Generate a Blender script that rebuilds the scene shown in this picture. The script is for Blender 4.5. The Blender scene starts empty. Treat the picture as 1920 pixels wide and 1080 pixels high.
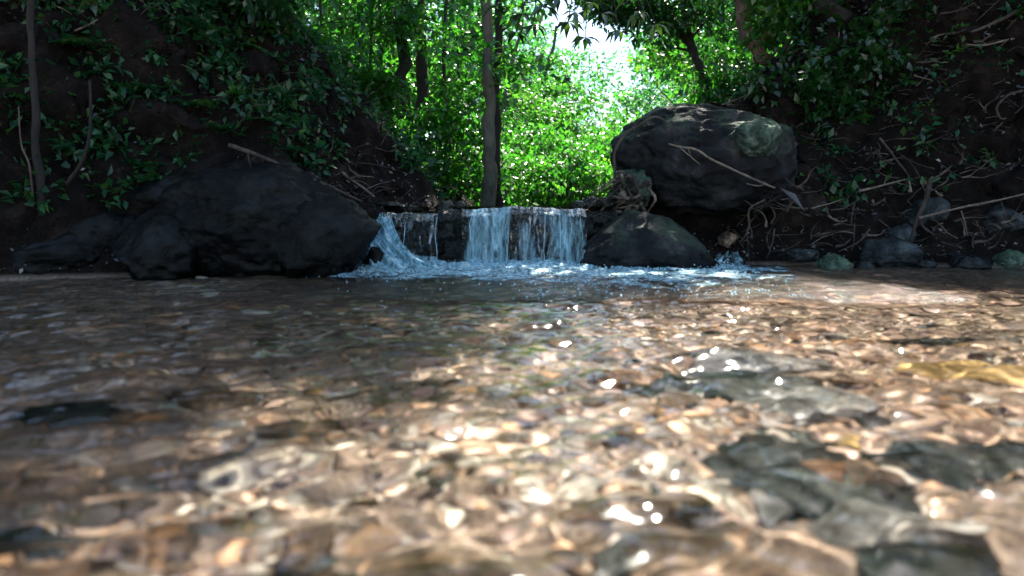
import bpy, bmesh, math, random
import numpy as np
from mathutils import Vector, Matrix

random.seed(7)
RNG = np.random.default_rng(7)
C = bpy.context.scene.collection
SC = bpy.context.scene
R = math.radians

# ---------------------------------------------------------------- camera
CAM_H = 0.30          # lens 30 cm above the pool
FPX = 1251.0          # focal length in pixels of the 1920 px wide photograph
HOR = 413.0           # row of the horizon
cd = bpy.data.cameras.new('camera')
cam = bpy.data.objects.new('camera', cd)
C.objects.link(cam)
cam.location = (0, 0, CAM_H)
cam.rotation_euler = (R(90), 0, 0)
cd.sensor_width = 36
cd.lens = 36 * FPX / 1920
cd.shift_y = -(540 - HOR) / 1920
cd.clip_start = 0.02
cd.clip_end = 800
cd.dof.use_dof = True
cd.dof.focus_distance = 4.6
cd.dof.aperture_fstop = 2.3
SC.camera = cam


def at(px, py, Y):
    return Vector(((px - 960) / FPX * Y, Y, CAM_H + (HOR - py) / FPX * Y))


# ---------------------------------------------------------------- light
SUN_EL, SUN_AZ = 56.0, 18.0       # sun ahead of the camera and a little to the right
w = bpy.data.worlds.new('World')
SC.world = w
w.use_nodes = True
nt = w.node_tree
bg = nt.nodes['Background']
sky = nt.nodes.new('ShaderNodeTexSky')
sky.sky_type = 'NISHITA'
sky.sun_disc = False
sky.sun_elevation = R(SUN_EL)
sky.sun_rotation = R(SUN_AZ)
nt.links.new(sky.outputs[0], bg.inputs[0])
bg.inputs[1].default_value = 0.07
sd = bpy.data.lights.new('sun', 'SUN')
sun = bpy.data.objects.new('sun', sd)
C.objects.link(sun)
sd.energy = 5.0
sd.angle = R(0.53)
sd.color = (1.0, 0.93, 0.82)
sd.cycles.is_caustics_light = True      # the ripples focus sunlight on the stream bed
SUNV = Vector((math.sin(R(SUN_AZ)) * math.cos(R(SUN_EL)), math.cos(R(SUN_AZ)) * math.cos(R(SUN_EL)), math.sin(R(SUN_EL))))
sun.rotation_euler = SUNV.to_track_quat('Z', 'Y').to_euler()
sun.location = SUNV * 60
SC.view_settings.view_transform = 'Standard'
SC.view_settings.look = 'None'
SC.view_settings.exposure = 2.3
SC.view_settings.gamma = 1
cy = SC.cycles
cy.use_denoising = True
cy.caustics_refractive = True
cy.caustics_reflective = True
cy.sample_clamp_indirect = 6
cy.sample_clamp_direct = 0
cy.max_bounces = 9
cy.transparent_max_bounces = 24
cy.transmission_bounces = 8
cy.blur_glossy = 0.5


# ---------------------------------------------------------------- noise
def _hash(i, j, k, s):
    n = (i * 374761393 + j * 668265263 + k * 2147483647 % 1274126177 + k * 1103515245 + s * 974634777) & 0xFFFFFFFF
    n = ((n ^ (n >> 13)) * 1274126177) & 0xFFFFFFFF
    n = ((n ^ (n >> 16)) * 2246822519) & 0xFFFFFFFF
    return ((n ^ (n >> 15)) & 0xFFFFFF) / float(0xFFFFFF)


def vnoise(P, seed=0):
    P = np.asarray(P, dtype=np.float64)
    F = np.floor(P)
    t = P - F
    t = t * t * t * (t * (t * 6 - 15) + 10)
    I = F.astype(np.int64)
    out = 0
    for a in (0, 1):
        wa = t[:, 0] if a else 1 - t[:, 0]
        for b in (0, 1):
            wb = t[:, 1] if b else 1 - t[:, 1]
            for c in (0, 1):
                wc = t[:, 2] if c else 1 - t[:, 2]
                out = out + wa * wb * wc * _hash(I[:, 0] + a, I[:, 1] + b, I[:, 2] + c, seed)
    return out * 2 - 1


def fbm(P, octaves=4, seed=0, lac=2.03, gain=0.5):
    P = np.asarray(P, dtype=np.float64)
    s, a = 0, 1.0
    for o in range(octaves):
        s = s + a * vnoise(P * lac ** o + 17.3 * o, seed + o)
        a *= gain
    return s


def p2(x, y, z=0.0):
    x = np.asarray(x, float)
    return np.stack([x.ravel(), np.asarray(y, float).ravel() + 0 * x.ravel(), np.full(x.size, z)], 1)


def sstep(a, b, x):
    t = np.clip((x - a) / (b - a), 0, 1)
    return t * t * (3 - 2 * t)


# ---------------------------------------------------------------- materials
def mat(name):
    m = bpy.data.materials.new(name)
    m.use_nodes = True
    m.node_tree.nodes.clear()
    return m, m.node_tree


def N(nt, typ, **kw):
    n = nt.nodes.new(typ)
    for k, v in kw.items():
        if k in n.inputs:
            n.inputs[k].default_value = v
        else:
            setattr(n, k, v)
    return n


def L(nt, a, b):
    nt.links.new(a, b)


def ramp(nt, fac, stops):
    r = nt.nodes.new('ShaderNodeValToRGB')
    els = r.color_ramp.elements
    while len(els) < len(stops):
        els.new(0.5)
    for e, (p, c) in zip(els, stops):
        e.position = p
        e.color = (*c, 1) if len(c) == 3 else c
    L(nt, fac, r.inputs[0])
    return r.outputs[0]


def g3(v):
    return (v, v, v)


def rock_mat(name, stops, rough=(0.35, 0.75), scale=5.0, bump=0.5, moss=None, spec=0.22):
    m, nt = mat(name)
    tc = N(nt, 'ShaderNodeTexCoord').outputs['Object']
    n1 = N(nt, 'ShaderNodeTexNoise', Scale=scale, Detail=8.0, Roughness=0.65)
    n2 = N(nt, 'ShaderNodeTexNoise', Scale=scale * 9, Detail=5.0, Roughness=0.7)
    vo = N(nt, 'ShaderNodeTexVoronoi', Scale=scale * 2.3)
    for n in (n1, n2, vo):
        L(nt, tc, n.inputs['Vector'])
    col = ramp(nt, n1.outputs[0], stops)
    mx = N(nt, 'ShaderNodeMix', data_type='RGBA', blend_type='MULTIPLY')
    mx.inputs[0].default_value = 0.8
    L(nt, col, mx.inputs[6])
    L(nt, ramp(nt, n2.outputs[0], [(0.3, g3(0.45)), (0.7, g3(1.2))]), mx.inputs[7])
    n4 = N(nt, 'ShaderNodeTexNoise', Scale=scale * 0.55, Detail=9.0, Roughness=0.75)
    L(nt, tc, n4.inputs['Vector'])
    mx4 = N(nt, 'ShaderNodeMix', data_type='RGBA', blend_type='MULTIPLY')
    mx4.inputs[0].default_value = 1.0
    L(nt, mx.outputs[2], mx4.inputs[6])
    L(nt, ramp(nt, n4.outputs[0], [(0.38, g3(0.45)), (0.52, g3(0.9)), (0.62, (1.9, 1.8, 1.75))]), mx4.inputs[7])
    out_col = mx4.outputs[2]
    if moss:
        n3 = N(nt, 'ShaderNodeTexNoise', Scale=scale * 0.8, Detail=6.0)
        L(nt, tc, n3.inputs['Vector'])
        geo = N(nt, 'ShaderNodeNewGeometry')
        sep = N(nt, 'ShaderNodeSeparateXYZ')
        L(nt, geo.outputs['Normal'], sep.inputs[0])
        s5 = N(nt, 'ShaderNodeMath', operation='MULTIPLY_ADD')      # patchy: broken by the fine grain
        L(nt, n2.outputs[0], s5.inputs[0])
        s5.inputs[1].default_value = 0.7
        L(nt, n3.outputs[0], s5.inputs[2])
        s6 = N(nt, 'ShaderNodeMath', operation='MULTIPLY')
        L(nt, sep.outputs[2], s6.inputs[0])
        s6.inputs[1].default_value = 0.35
        s7 = N(nt, 'ShaderNodeMath', operation='SUBTRACT')
        L(nt, s5.outputs[0], s7.inputs[0])
        s7.inputs[1].default_value = 0.25
        add = N(nt, 'ShaderNodeMath', operation='ADD')
        L(nt, s7.outputs[0], add.inputs[0])
        L(nt, s6.outputs[0], add.inputs[1])
        mk = ramp(nt, add.outputs[0], [(min(0.93, moss[1]), g3(0)), (1.0, g3(0.75))])
        m2 = N(nt, 'ShaderNodeMix', data_type='RGBA')
        L(nt, mk, m2.inputs[0])
        L(nt, out_col, m2.inputs[6])
        m2.inputs[7].default_value = (*moss[0], 1)
        out_col = m2.outputs[2]
    # stone soaked by the stream up to a ragged tide line
    gw = N(nt, 'ShaderNodeNewGeometry')
    sw = N(nt, 'ShaderNodeSeparateXYZ')
    L(nt, gw.outputs['Position'], sw.inputs[0])
    aw = N(nt, 'ShaderNodeMath', operation='MULTIPLY_ADD')
    L(nt, n1.outputs[0], aw.inputs[0])
    aw.inputs[1].default_value = -0.16
    L(nt, sw.outputs[2], aw.inputs[2])
    wet = ramp(nt, aw.outputs[0], [(0.0, g3(1)), (0.025, g3(0))])
    mw = N(nt, 'ShaderNodeMix', data_type='RGBA', blend_type='MULTIPLY')
    L(nt, wet, mw.inputs[0])
    L(nt, out_col, mw.inputs[6])
    mw.inputs[7].default_value = (0.45, 0.45, 0.45, 1)
    out_col = mw.outputs[2] if rough[0] < 0.5 else out_col
    bs = N(nt, 'ShaderNodeBsdfPrincipled')
    bs.inputs['Specular IOR Level'].default_value = spec
    L(nt, out_col, bs.inputs['Base Color'])
    mr = N(nt, 'ShaderNodeMix', data_type='RGBA')
    L(nt, wet, mr.inputs[0])
    L(nt, ramp(nt, n2.outputs[0], [(0.35, g3(rough[0])), (0.65, g3(rough[1]))]), mr.inputs[6])
    mr.inputs[7].default_value = (0.15, 0.15, 0.15, 1)
    L(nt, mr.outputs[2], bs.inputs['Roughness'])
    b1 = N(nt, 'ShaderNodeBump', Strength=bump, Distance=0.02)
    L(nt, n2.outputs[0], b1.inputs['Height'])
    b2 = N(nt, 'ShaderNodeBump', Strength=bump * 0.8, Distance=0.05)
    L(nt, vo.outputs[0], b2.inputs['Height'])
    L(nt, b1.outputs[0], b2.inputs['Normal'])
    L(nt, b2.outputs[0], bs.inputs['Normal'])
    o = N(nt, 'ShaderNodeOutputMaterial')
    L(nt, bs.outputs[0], o.inputs[0])
    return m


def leaf_mat(name, stops, trans=0.5, tcol=(1.3, 1.35, 0.6), gloss=0.08, rough=0.35):
    m, nt = mat(name)
    a = N(nt, 'ShaderNodeAttribute', attribute_name='var')
    sep = N(nt, 'ShaderNodeSeparateColor')
    L(nt, a.outputs['Color'], sep.inputs[0])
    col = ramp(nt, sep.outputs[0], stops)
    mul = N(nt, 'ShaderNodeMix', data_type='RGBA', blend_type='MULTIPLY')
    mul.inputs[0].default_value = 1
    L(nt, col, mul.inputs[6])
    L(nt, ramp(nt, sep.outputs[1], [(0, g3(0.6)), (1, g3(1.25))]), mul.inputs[7])
    tc = N(nt, 'ShaderNodeMix', data_type='RGBA', blend_type='MULTIPLY')
    tc.inputs[0].default_value = 1
    L(nt, mul.outputs[2], tc.inputs[6])
    tc.inputs[7].default_value = (*tcol, 1)
    d = N(nt, 'ShaderNodeBsdfDiffuse')
    t = N(nt, 'ShaderNodeBsdfTranslucent')
    g = N(nt, 'ShaderNodeBsdfGlossy', Roughness=rough)
    L(nt, mul.outputs[2], d.inputs[0])
    L(nt, tc.outputs[2], t.inputs[0])
    m1 = N(nt, 'ShaderNodeMixShader')
    m1.inputs[0].default_value = trans
    L(nt, d.outputs[0], m1.inputs[1])
    L(nt, t.outputs[0], m1.inputs[2])
    m2 = N(nt, 'ShaderNodeMixShader')
    m2.inputs[0].default_value = gloss
    L(nt, m1.outputs[0], m2.inputs[1])
    L(nt, g.outputs[0], m2.inputs[2])
    o = N(nt, 'ShaderNodeOutputMaterial')
    L(nt, m2.outputs[0], o.inputs[0])
    return m


def var_mat(name, stops, rough=0.5, spec=0.4, noise=40.0, bump=0.3):
    """opaque material whose colour follows the per-piece random value"""
    m, nt = mat(name)
    a = N(nt, 'ShaderNodeAttribute', attribute_name='var')
    sep = N(nt, 'ShaderNodeSeparateColor')
    L(nt, a.outputs['Color'], sep.inputs[0])
    col = ramp(nt, sep.outputs[0], stops)
    tc = N(nt, 'ShaderNodeTexCoord').outputs['Object']
    n1 = N(nt, 'ShaderNodeTexNoise', Scale=noise, Detail=4.0, Roughness=0.7)
    L(nt, tc, n1.inputs['Vector'])
    mul = N(nt, 'ShaderNodeMix', data_type='RGBA', blend_type='MULTIPLY')
    mul.inputs[0].default_value = 0.8
    L(nt, col, mul.inputs[6])
    L(nt, ramp(nt, n1.outputs[0], [(0.3, g3(0.5)), (0.7, g3(1.25))]), mul.inputs[7])
    bs = N(nt, 'ShaderNodeBsdfPrincipled', Roughness=rough)
    bs.inputs['Specular IOR Level'].default_value = spec
    L(nt, mul.outputs[2], bs.inputs['Base Color'])
    b = N(nt, 'ShaderNodeBump', Strength=bump, Distance=0.01)
    L(nt, n1.outputs[0], b.inputs['Height'])
    L(nt, b.outputs[0], bs.inputs['Normal'])
    o = N(nt, 'ShaderNodeOutputMaterial')
    L(nt, bs.outputs[0], o.inputs[0])
    return m


def bark_mat(name, dark, light, scale=7.0, rough=0.8):
    m, nt = mat(name)
    tc = N(nt, 'ShaderNodeTexCoord').outputs['Object']
    mp = N(nt, 'ShaderNodeMapping')
    mp.inputs['Scale'].default_value = (1, 1, 0.18)
    L(nt, tc, mp.inputs[0])
    n1 = N(nt, 'ShaderNodeTexNoise', Scale=scale * 4, Detail=8.0, Roughness=0.7)
    n2 = N(nt, 'ShaderNodeTexNoise', Scale=scale * 0.6, Detail=4.0)
    L(nt, mp.outputs[0], n1.inputs['Vector'])
    L(nt, tc, n2.inputs['Vector'])
    mx = N(nt, 'ShaderNodeMath', operation='ADD')
    L(nt, n1.outputs[0], mx.inputs[0])
    L(nt, n2.outputs[0], mx.inputs[1])
    hf = N(nt, 'ShaderNodeMath', operation='MULTIPLY')
    hf.inputs[1].default_value = 0.5
    L(nt, mx.outputs[0], hf.inputs[0])
    col = ramp(nt, hf.outputs[0], [(0.36, dark), (0.62, light)])
    bs = N(nt, 'ShaderNodeBsdfPrincipled', Roughness=rough)
    L(nt, col, bs.inputs['Base Color'])
    b = N(nt, 'ShaderNodeBump', Strength=0.8, Distance=0.02)
    L(nt, n1.outputs[0], b.inputs['Height'])
    L(nt, b.outputs[0], bs.inputs['Normal'])
    o = N(nt, 'ShaderNodeOutputMaterial')
    L(nt, bs.outputs[0], o.inputs[0])
    return m


M = {}
M['soil'] = rock_mat('bank_soil', [(0.3, (0.010, 0.007, 0.005)), (0.55, (0.032, 0.022, 0.016)), (0.75, (0.065, 0.047, 0.036))], (0.6, 0.95), 6.0, 0.9)
M['boulder'] = rock_mat('dark_stone', [(0.3, (0.008, 0.008, 0.010)), (0.5, (0.022, 0.023, 0.026)), (0.72, (0.085, 0.08, 0.08))], (0.4, 0.8), 4.0, 0.7, moss=((0.05, 0.085, 0.05), 0.74))
M['mossy'] = rock_mat('mossy_stone', [(0.3, (0.035, 0.055, 0.043)), (0.5, (0.09, 0.135, 0.105)), (0.72, (0.24, 0.31, 0.26))], (0.5, 0.85), 7.0, 0.8, moss=((0.07, 0.15, 0.08), 0.62))  # moss green, paled further for the sunlit block on the boulder
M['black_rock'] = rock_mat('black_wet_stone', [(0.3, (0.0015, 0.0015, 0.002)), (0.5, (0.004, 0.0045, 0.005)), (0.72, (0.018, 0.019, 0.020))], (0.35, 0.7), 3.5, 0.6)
M['ledge'] = rock_mat('wet_ledge_stone', [(0.3, (0.008, 0.010, 0.010)), (0.5, (0.018, 0.022, 0.018)), (0.72, (0.045, 0.04, 0.03))], (0.12, 0.45), 9.0, 0.9, spec=0.6)
M['shore'] = rock_mat('grey_blue_stone', [(0.3, (0.012, 0.015, 0.017)), (0.5, (0.035, 0.046, 0.052)), (0.72, (0.10, 0.12, 0.13))], (0.25, 0.6), 6.0, 0.5)
M['bed_dark'] = rock_mat('dark_shaded_bed_stone', [(0.3, (0.008, 0.011, 0.012)), (0.5, (0.020, 0.026, 0.026)), (0.72, (0.05, 0.05, 0.045))], (0.5, 0.8), 8.0, 0.4)  # dark stone, deepened to put the slab's shade into the colour
M['bed_pale'] = rock_mat('pale_bed_stone', [(0.3, (0.14, 0.135, 0.13)), (0.5, (0.25, 0.245, 0.24)), (0.72, (0.42, 0.4, 0.38))], (0.5, 0.8), 8.0, 0.4)
M['bed_red'] = rock_mat('rusty_bed_stone', [(0.3, (0.16, 0.08, 0.05)), (0.5, (0.30, 0.17, 0.10)), (0.72, (0.45, 0.30, 0.19))], (0.5, 0.8), 8.0, 0.4)
M['bed_yellow'] = rock_mat('ochre_bed_stone', [(0.3, (0.26, 0.16, 0.06)), (0.5, (0.42, 0.28, 0.11)), (0.72, (0.52, 0.38, 0.2))], (0.5, 0.8), 8.0, 0.4)
M['bed_brown'] = rock_mat('brown_bed_stone', [(0.3, (0.07, 0.045, 0.03)), (0.5, (0.17, 0.115, 0.08)), (0.72, (0.3, 0.21, 0.15))], (0.5, 0.8), 8.0, 0.4)
M['bark_dark'] = bark_mat('dark_bark', (0.010, 0.008, 0.007), (0.045, 0.035, 0.028))
M['bark_grey'] = bark_mat('grey_bark', (0.05, 0.05, 0.036), (0.18, 0.17, 0.13))
M['bark_red'] = bark_mat('red_brown_bark', (0.05, 0.025, 0.02), (0.30, 0.19, 0.16))
M['root'] = bark_mat('root_bark', (0.014, 0.010, 0.008), (0.15, 0.115, 0.095), 12)
M['stick'] = bark_mat('dead_twig', (0.08, 0.062, 0.05), (0.34, 0.27, 0.215), 14)
M['leaf_sun'] = leaf_mat('sunlit_foliage', [(0.0, (0.02, 0.10, 0.015)), (0.4, (0.04, 0.18, 0.025)), (0.8, (0.09, 0.25, 0.035)), (1.0, (0.20, 0.30, 0.04))], 0.6, tcol=(1.1, 1.4, 0.6))  # bright copy of the leaf colours, sunlight painted in
M['leaf_far'] = leaf_mat('far_foliage', [(0.0, (0.03, 0.14, 0.035)), (0.4, (0.055, 0.22, 0.06)), (0.8, (0.10, 0.30, 0.10)), (1.0, (0.20, 0.36, 0.10))], 0.6, tcol=(1.1, 1.35, 0.8))  # paler than the nearer leaves: haze glow put into the colour
M['leaf_dark'] = leaf_mat('shade_foliage', [(0.0, (0.008, 0.045, 0.010)), (0.5, (0.016, 0.09, 0.016)), (1.0, (0.04, 0.14, 0.02))], 0.5, tcol=(1.1, 1.4, 0.6))  # dark copy of the leaf colours, shade painted in
M['leaf_mid'] = leaf_mat('thicket_foliage', [(0.0, (0.014, 0.10, 0.014)), (0.5, (0.04, 0.19, 0.022)), (1.0, (0.11, 0.28, 0.035))], 0.55, tcol=(1.1, 1.4, 0.6))
M['leaf_fern'] = leaf_mat('fern_green', [(0.0, (0.010, 0.07, 0.03)), (0.5, (0.02, 0.12, 0.045)), (1.0, (0.09, 0.2, 0.045))], 0.35, gloss=0.05)
M['leaf_big'] = leaf_mat('broad_leaf', [(0.0, (0.02, 0.07, 0.015)), (0.6, (0.035, 0.10, 0.02)), (1.0, (0.08, 0.16, 0.03))], 0.4, gloss=0.12, rough=0.25)
M['litter'] = leaf_mat('fallen_leaves', [(0.0, (0.010, 0.007, 0.005)), (0.5, (0.035, 0.024, 0.018)), (0.85, (0.11, 0.08, 0.062)), (1.0, (0.42, 0.38, 0.35))], 0.1, tcol=(1, .8, .6), gloss=0.12, rough=0.3)
M['gravel'] = var_mat('bed_gravel', [(0.0, (0.11, 0.09, 0.07)), (0.14, (0.19, 0.14, 0.11)), (0.3, (0.26, 0.20, 0.13)), (0.42, (0.43, 0.28, 0.20)), (0.52, (0.30, 0.21, 0.19)), (0.62, (0.50, 0.36, 0.29)), (0.74, (0.46, 0.25, 0.12)), (0.84, (0.36, 0.31, 0.29)), (1.0, (0.60, 0.53, 0.44))])


def bed_mat():
    m, nt = mat('stream_ground')
    tc = N(nt, 'ShaderNodeTexCoord').outputs['Object']
    n1 = N(nt, 'ShaderNodeTexNoise', Scale=7.0, Detail=8.0, Roughness=0.65)
    n2 = N(nt, 'ShaderNodeTexNoise', Scale=60.0, Detail=5.0, Roughness=0.7)
    vo = N(nt, 'ShaderNodeTexVoronoi', Scale=45.0)
    for n in (n1, n2, vo):
        L(nt, tc, n.inputs['Vector'])
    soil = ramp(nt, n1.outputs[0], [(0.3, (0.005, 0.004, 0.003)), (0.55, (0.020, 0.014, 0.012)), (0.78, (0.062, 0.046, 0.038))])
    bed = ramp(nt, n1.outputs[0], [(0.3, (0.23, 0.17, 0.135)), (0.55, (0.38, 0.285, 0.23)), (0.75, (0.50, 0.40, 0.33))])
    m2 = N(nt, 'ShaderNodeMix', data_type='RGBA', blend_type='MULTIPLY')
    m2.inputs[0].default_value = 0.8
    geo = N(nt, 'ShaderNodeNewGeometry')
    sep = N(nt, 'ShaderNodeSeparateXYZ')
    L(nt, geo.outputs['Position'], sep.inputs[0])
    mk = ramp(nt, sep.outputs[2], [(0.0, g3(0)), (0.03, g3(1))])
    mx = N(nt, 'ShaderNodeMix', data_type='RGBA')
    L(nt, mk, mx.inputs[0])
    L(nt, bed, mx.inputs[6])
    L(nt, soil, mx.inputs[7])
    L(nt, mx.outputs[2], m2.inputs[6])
    L(nt, ramp(nt, n2.outputs[0], [(0.3, g3(0.55)), (0.7, g3(1.25))]), m2.inputs[7])
    bs = N(nt, 'ShaderNodeBsdfPrincipled', Roughness=0.9)
    bs.inputs['Specular IOR Level'].default_value = 0.12
    L(nt, m2.outputs[2], bs.inputs['Base Color'])
    b1 = N(nt, 'ShaderNodeBump', Strength=0.9, Distance=0.02)
    L(nt, n2.outputs[0], b1.inputs['Height'])
    b2 = N(nt, 'ShaderNodeBump', Strength=0.5, Distance=0.02)
    L(nt, vo.outputs[0], b2.inputs['Height'])
    L(nt, b1.outputs[0], b2.inputs['Normal'])
    L(nt, b2.outputs[0], bs.inputs['Normal'])
    o = N(nt, 'ShaderNodeOutputMaterial')
    L(nt, bs.outputs[0], o.inputs[0])
    return m


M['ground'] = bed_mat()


def water_mat():
    """clear stream water, rippled by its own surface"""
    m, nt = mat('stream_water')
    g = N(nt, 'ShaderNodeBsdfGlass', Roughness=0.075, IOR=1.40)
    g.inputs[0].default_value = (0.97, 0.98, 0.95, 1)
    L(nt, g.outputs[0], N(nt, 'ShaderNodeOutputMaterial').inputs[0])
    return m


M['water'] = water_mat()


def foam_mat(name, scale, stretch, lo, hi, col=(0.40, 0.70, 0.82)):  # col holds the blue skylight that falls on the froth
    """broken white water tinted with blue skylight: froth where the noise is high, clear wet film elsewhere"""
    m, nt = mat(name)
    tc = N(nt, 'ShaderNodeTexCoord').outputs['Object']
    mp = N(nt, 'ShaderNodeMapping')
    mp.inputs['Scale'].default_value = stretch
    L(nt, tc, mp.inputs[0])
    n1 = N(nt, 'ShaderNodeTexNoise', Scale=scale, Detail=6.0, Roughness=0.65)
    n2 = N(nt, 'ShaderNodeTexNoise', Scale=scale * 0.22, Detail=3.0)
    L(nt, mp.outputs[0], n1.inputs['Vector'])
    L(nt, mp.outputs[0], n2.inputs['Vector'])
    a = N(nt, 'ShaderNodeAttribute', attribute_name='var')
    sep = N(nt, 'ShaderNodeSeparateColor')
    L(nt, a.outputs['Color'], sep.inputs[0])
    s = N(nt, 'ShaderNodeMath', operation='ADD')
    L(nt, n1.outputs[0], s.inputs[0])
    L(nt, n2.outputs[0], s.inputs[1])
    s2 = N(nt, 'ShaderNodeMath', operation='ADD')
    L(nt, s.outputs[0], s2.inputs[0])
    L(nt, sep.outputs[0], s2.inputs[1])
    s3 = N(nt, 'ShaderNodeMath', operation='MULTIPLY')
    s3.inputs[1].default_value = 0.5
    L(nt, s2.outputs[0], s3.inputs[0])
    fac = ramp(nt, s3.outputs[0], [(lo, g3(0)), (hi, g3(1))])
    bs = N(nt, 'ShaderNodeBsdfPrincipled', Roughness=0.2)
    L(nt, ramp(nt, n1.outputs[0], [(0.38, tuple(c * 0.35 for c in col)), (0.55, col), (0.68, (0.85, 0.93, 0.96))]), bs.inputs['Base Color'])  # near-white and dark stops paint streak highlights and gaps into the water
    bs.inputs['IOR'].default_value = 1.33
    b = N(nt, 'ShaderNodeBump', Strength=0.8, Distance=0.01)
    L(nt, n1.outputs[0], b.inputs['Height'])
    L(nt, b.outputs[0], bs.inputs['Normal'])
    tr = N(nt, 'ShaderNodeBsdfTransparent')
    gl = N(nt, 'ShaderNodeBsdfGlossy', Roughness=0.08)
    L(nt, b.outputs[0], gl.inputs['Normal'])
    fr = N(nt, 'ShaderNodeFresnel', IOR=1.33)
    L(nt, b.outputs[0], fr.inputs['Normal'])
    m1 = N(nt, 'ShaderNodeMixShader')
    L(nt, fr.outputs[0], m1.inputs[0])
    L(nt, tr.outputs[0], m1.inputs[1])
    L(nt, gl.outputs[0], m1.inputs[2])
    m2 = N(nt, 'ShaderNodeMixShader')
    L(nt, fac, m2.inputs[0])
    L(nt, m1.outputs[0], m2.inputs[1])
    L(nt, bs.outputs[0], m2.inputs[2])
    o = N(nt, 'ShaderNodeOutputMaterial')
    L(nt, m2.outputs[0], o.inputs[0])
    return m


M['fall'] = foam_mat('falling_water', 17.0, (2.0, 2.0, 0.22), 0.46, 0.86)
M['chute'] = foam_mat('sliding_water', 18.0, (1.6, 1.6, 0.5), 0.30, 0.62)
M['foam'] = foam_mat('foam', 42.0, (1, 1.5, 1), 0.46, 0.66)
m, nt = mat('droplets')
bs = N(nt, 'ShaderNodeBsdfPrincipled', Roughness=0.08)
bs.inputs['Base Color'].default_value = (0.55, 0.8, 0.92, 1)
L(nt, bs.outputs[0], N(nt, 'ShaderNodeOutputMaterial').inputs[0])
M['drops'] = m


# ---------------------------------------------------------------- object helpers
def tag(o, label=None, cat=None, group=None, kind=None):
    if label: o['label'] = label
    if cat: o['category'] = cat
    if group: o['group'] = group
    if kind: o['kind'] = kind
    return o


def mesh(name, V, F, material, parent=None, var=None, smooth=True):
    """V: (n,3) array; F: list of tuples or (m,k) int array; var: (n,) or (n,3) per-vertex value"""
    me = bpy.data.meshes.new(name)
    V = np.asarray(V, dtype=np.float32)
    if isinstance(F, np.ndarray):
        k = F.shape[1]
        me.vertices.add(len(V))
        me.vertices.foreach_set('co', V.ravel())
        me.loops.add(F.size)
        me.loops.foreach_set('vertex_index', F.astype(np.int32).ravel())
        me.polygons.add(len(F))
        me.polygons.foreach_set('loop_start', np.arange(0, F.size, k, dtype=np.int32))
        me.polygons.foreach_set('loop_total', np.full(len(F), k, dtype=np.int32))
        me.update(calc_edges=True)
    else:
        me.from_pydata([tuple(v) for v in V.tolist()], [], F)
    if smooth:
        me.polygons.foreach_set('use_smooth', np.ones(len(me.polygons), dtype=bool))
    if var is not None:
        var = np.asarray(var, dtype=np.float32)
        if var.ndim == 1:
            var = np.stack([var, var, var], 1)
        a = me.attributes.new('var', 'FLOAT_COLOR', 'POINT')
        a.data.foreach_set('color', np.concatenate([var, np.ones((len(var), 1), np.float32)], 1).ravel())
    if material is not None:
        me.materials.append(material)
    me.validate()
    o = bpy.data.objects.new(name, me)
    C.objects.link(o)
    if parent is not None:
        o.parent = parent
    return o


def empty(name, loc, rz=0.0):
    o = bpy.data.objects.new(name, None)
    o.empty_display_size = 0.1
    C.objects.link(o)
    o.location = loc
    o.rotation_euler = (0, 0, rz)
    return o


def copy_tree(o, parent=None):
    c = o.copy()
    C.objects.link(c)
    c.parent = parent
    for ch in list(o.children):
        copy_tree(ch, c)
    return c


def grid(nx, ny):
    i = np.arange(nx * ny).reshape(ny, nx)
    return np.stack([i[:-1, :-1].ravel(), i[:-1, 1:].ravel(), i[1:, 1:].ravel(), i[1:, :-1].ravel()], 1)


def smooth_path(pts, n=8):
    """Catmull-Rom through the points"""
    P = [Vector(p) for p in pts]
    if len(P) < 3:
        return [P[0].lerp(P[-1], i / n) for i in range(n + 1)]
    out = []
    E = [P[0] * 2 - P[1]] + P + [P[-1] * 2 - P[-2]]
    for k in range(1, len(E) - 2):
        a, b, c, d = E[k - 1], E[k], E[k + 1], E[k + 2]
        for i in range(n):
            t = i / n
            out.append(0.5 * ((2 * b) + (c - a) * t + (2 * a - 5 * b + 4 * c - d) * t * t + (3 * b - a - 3 * c + d) * t ** 3))
    out.append(P[-1])
    return out


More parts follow.
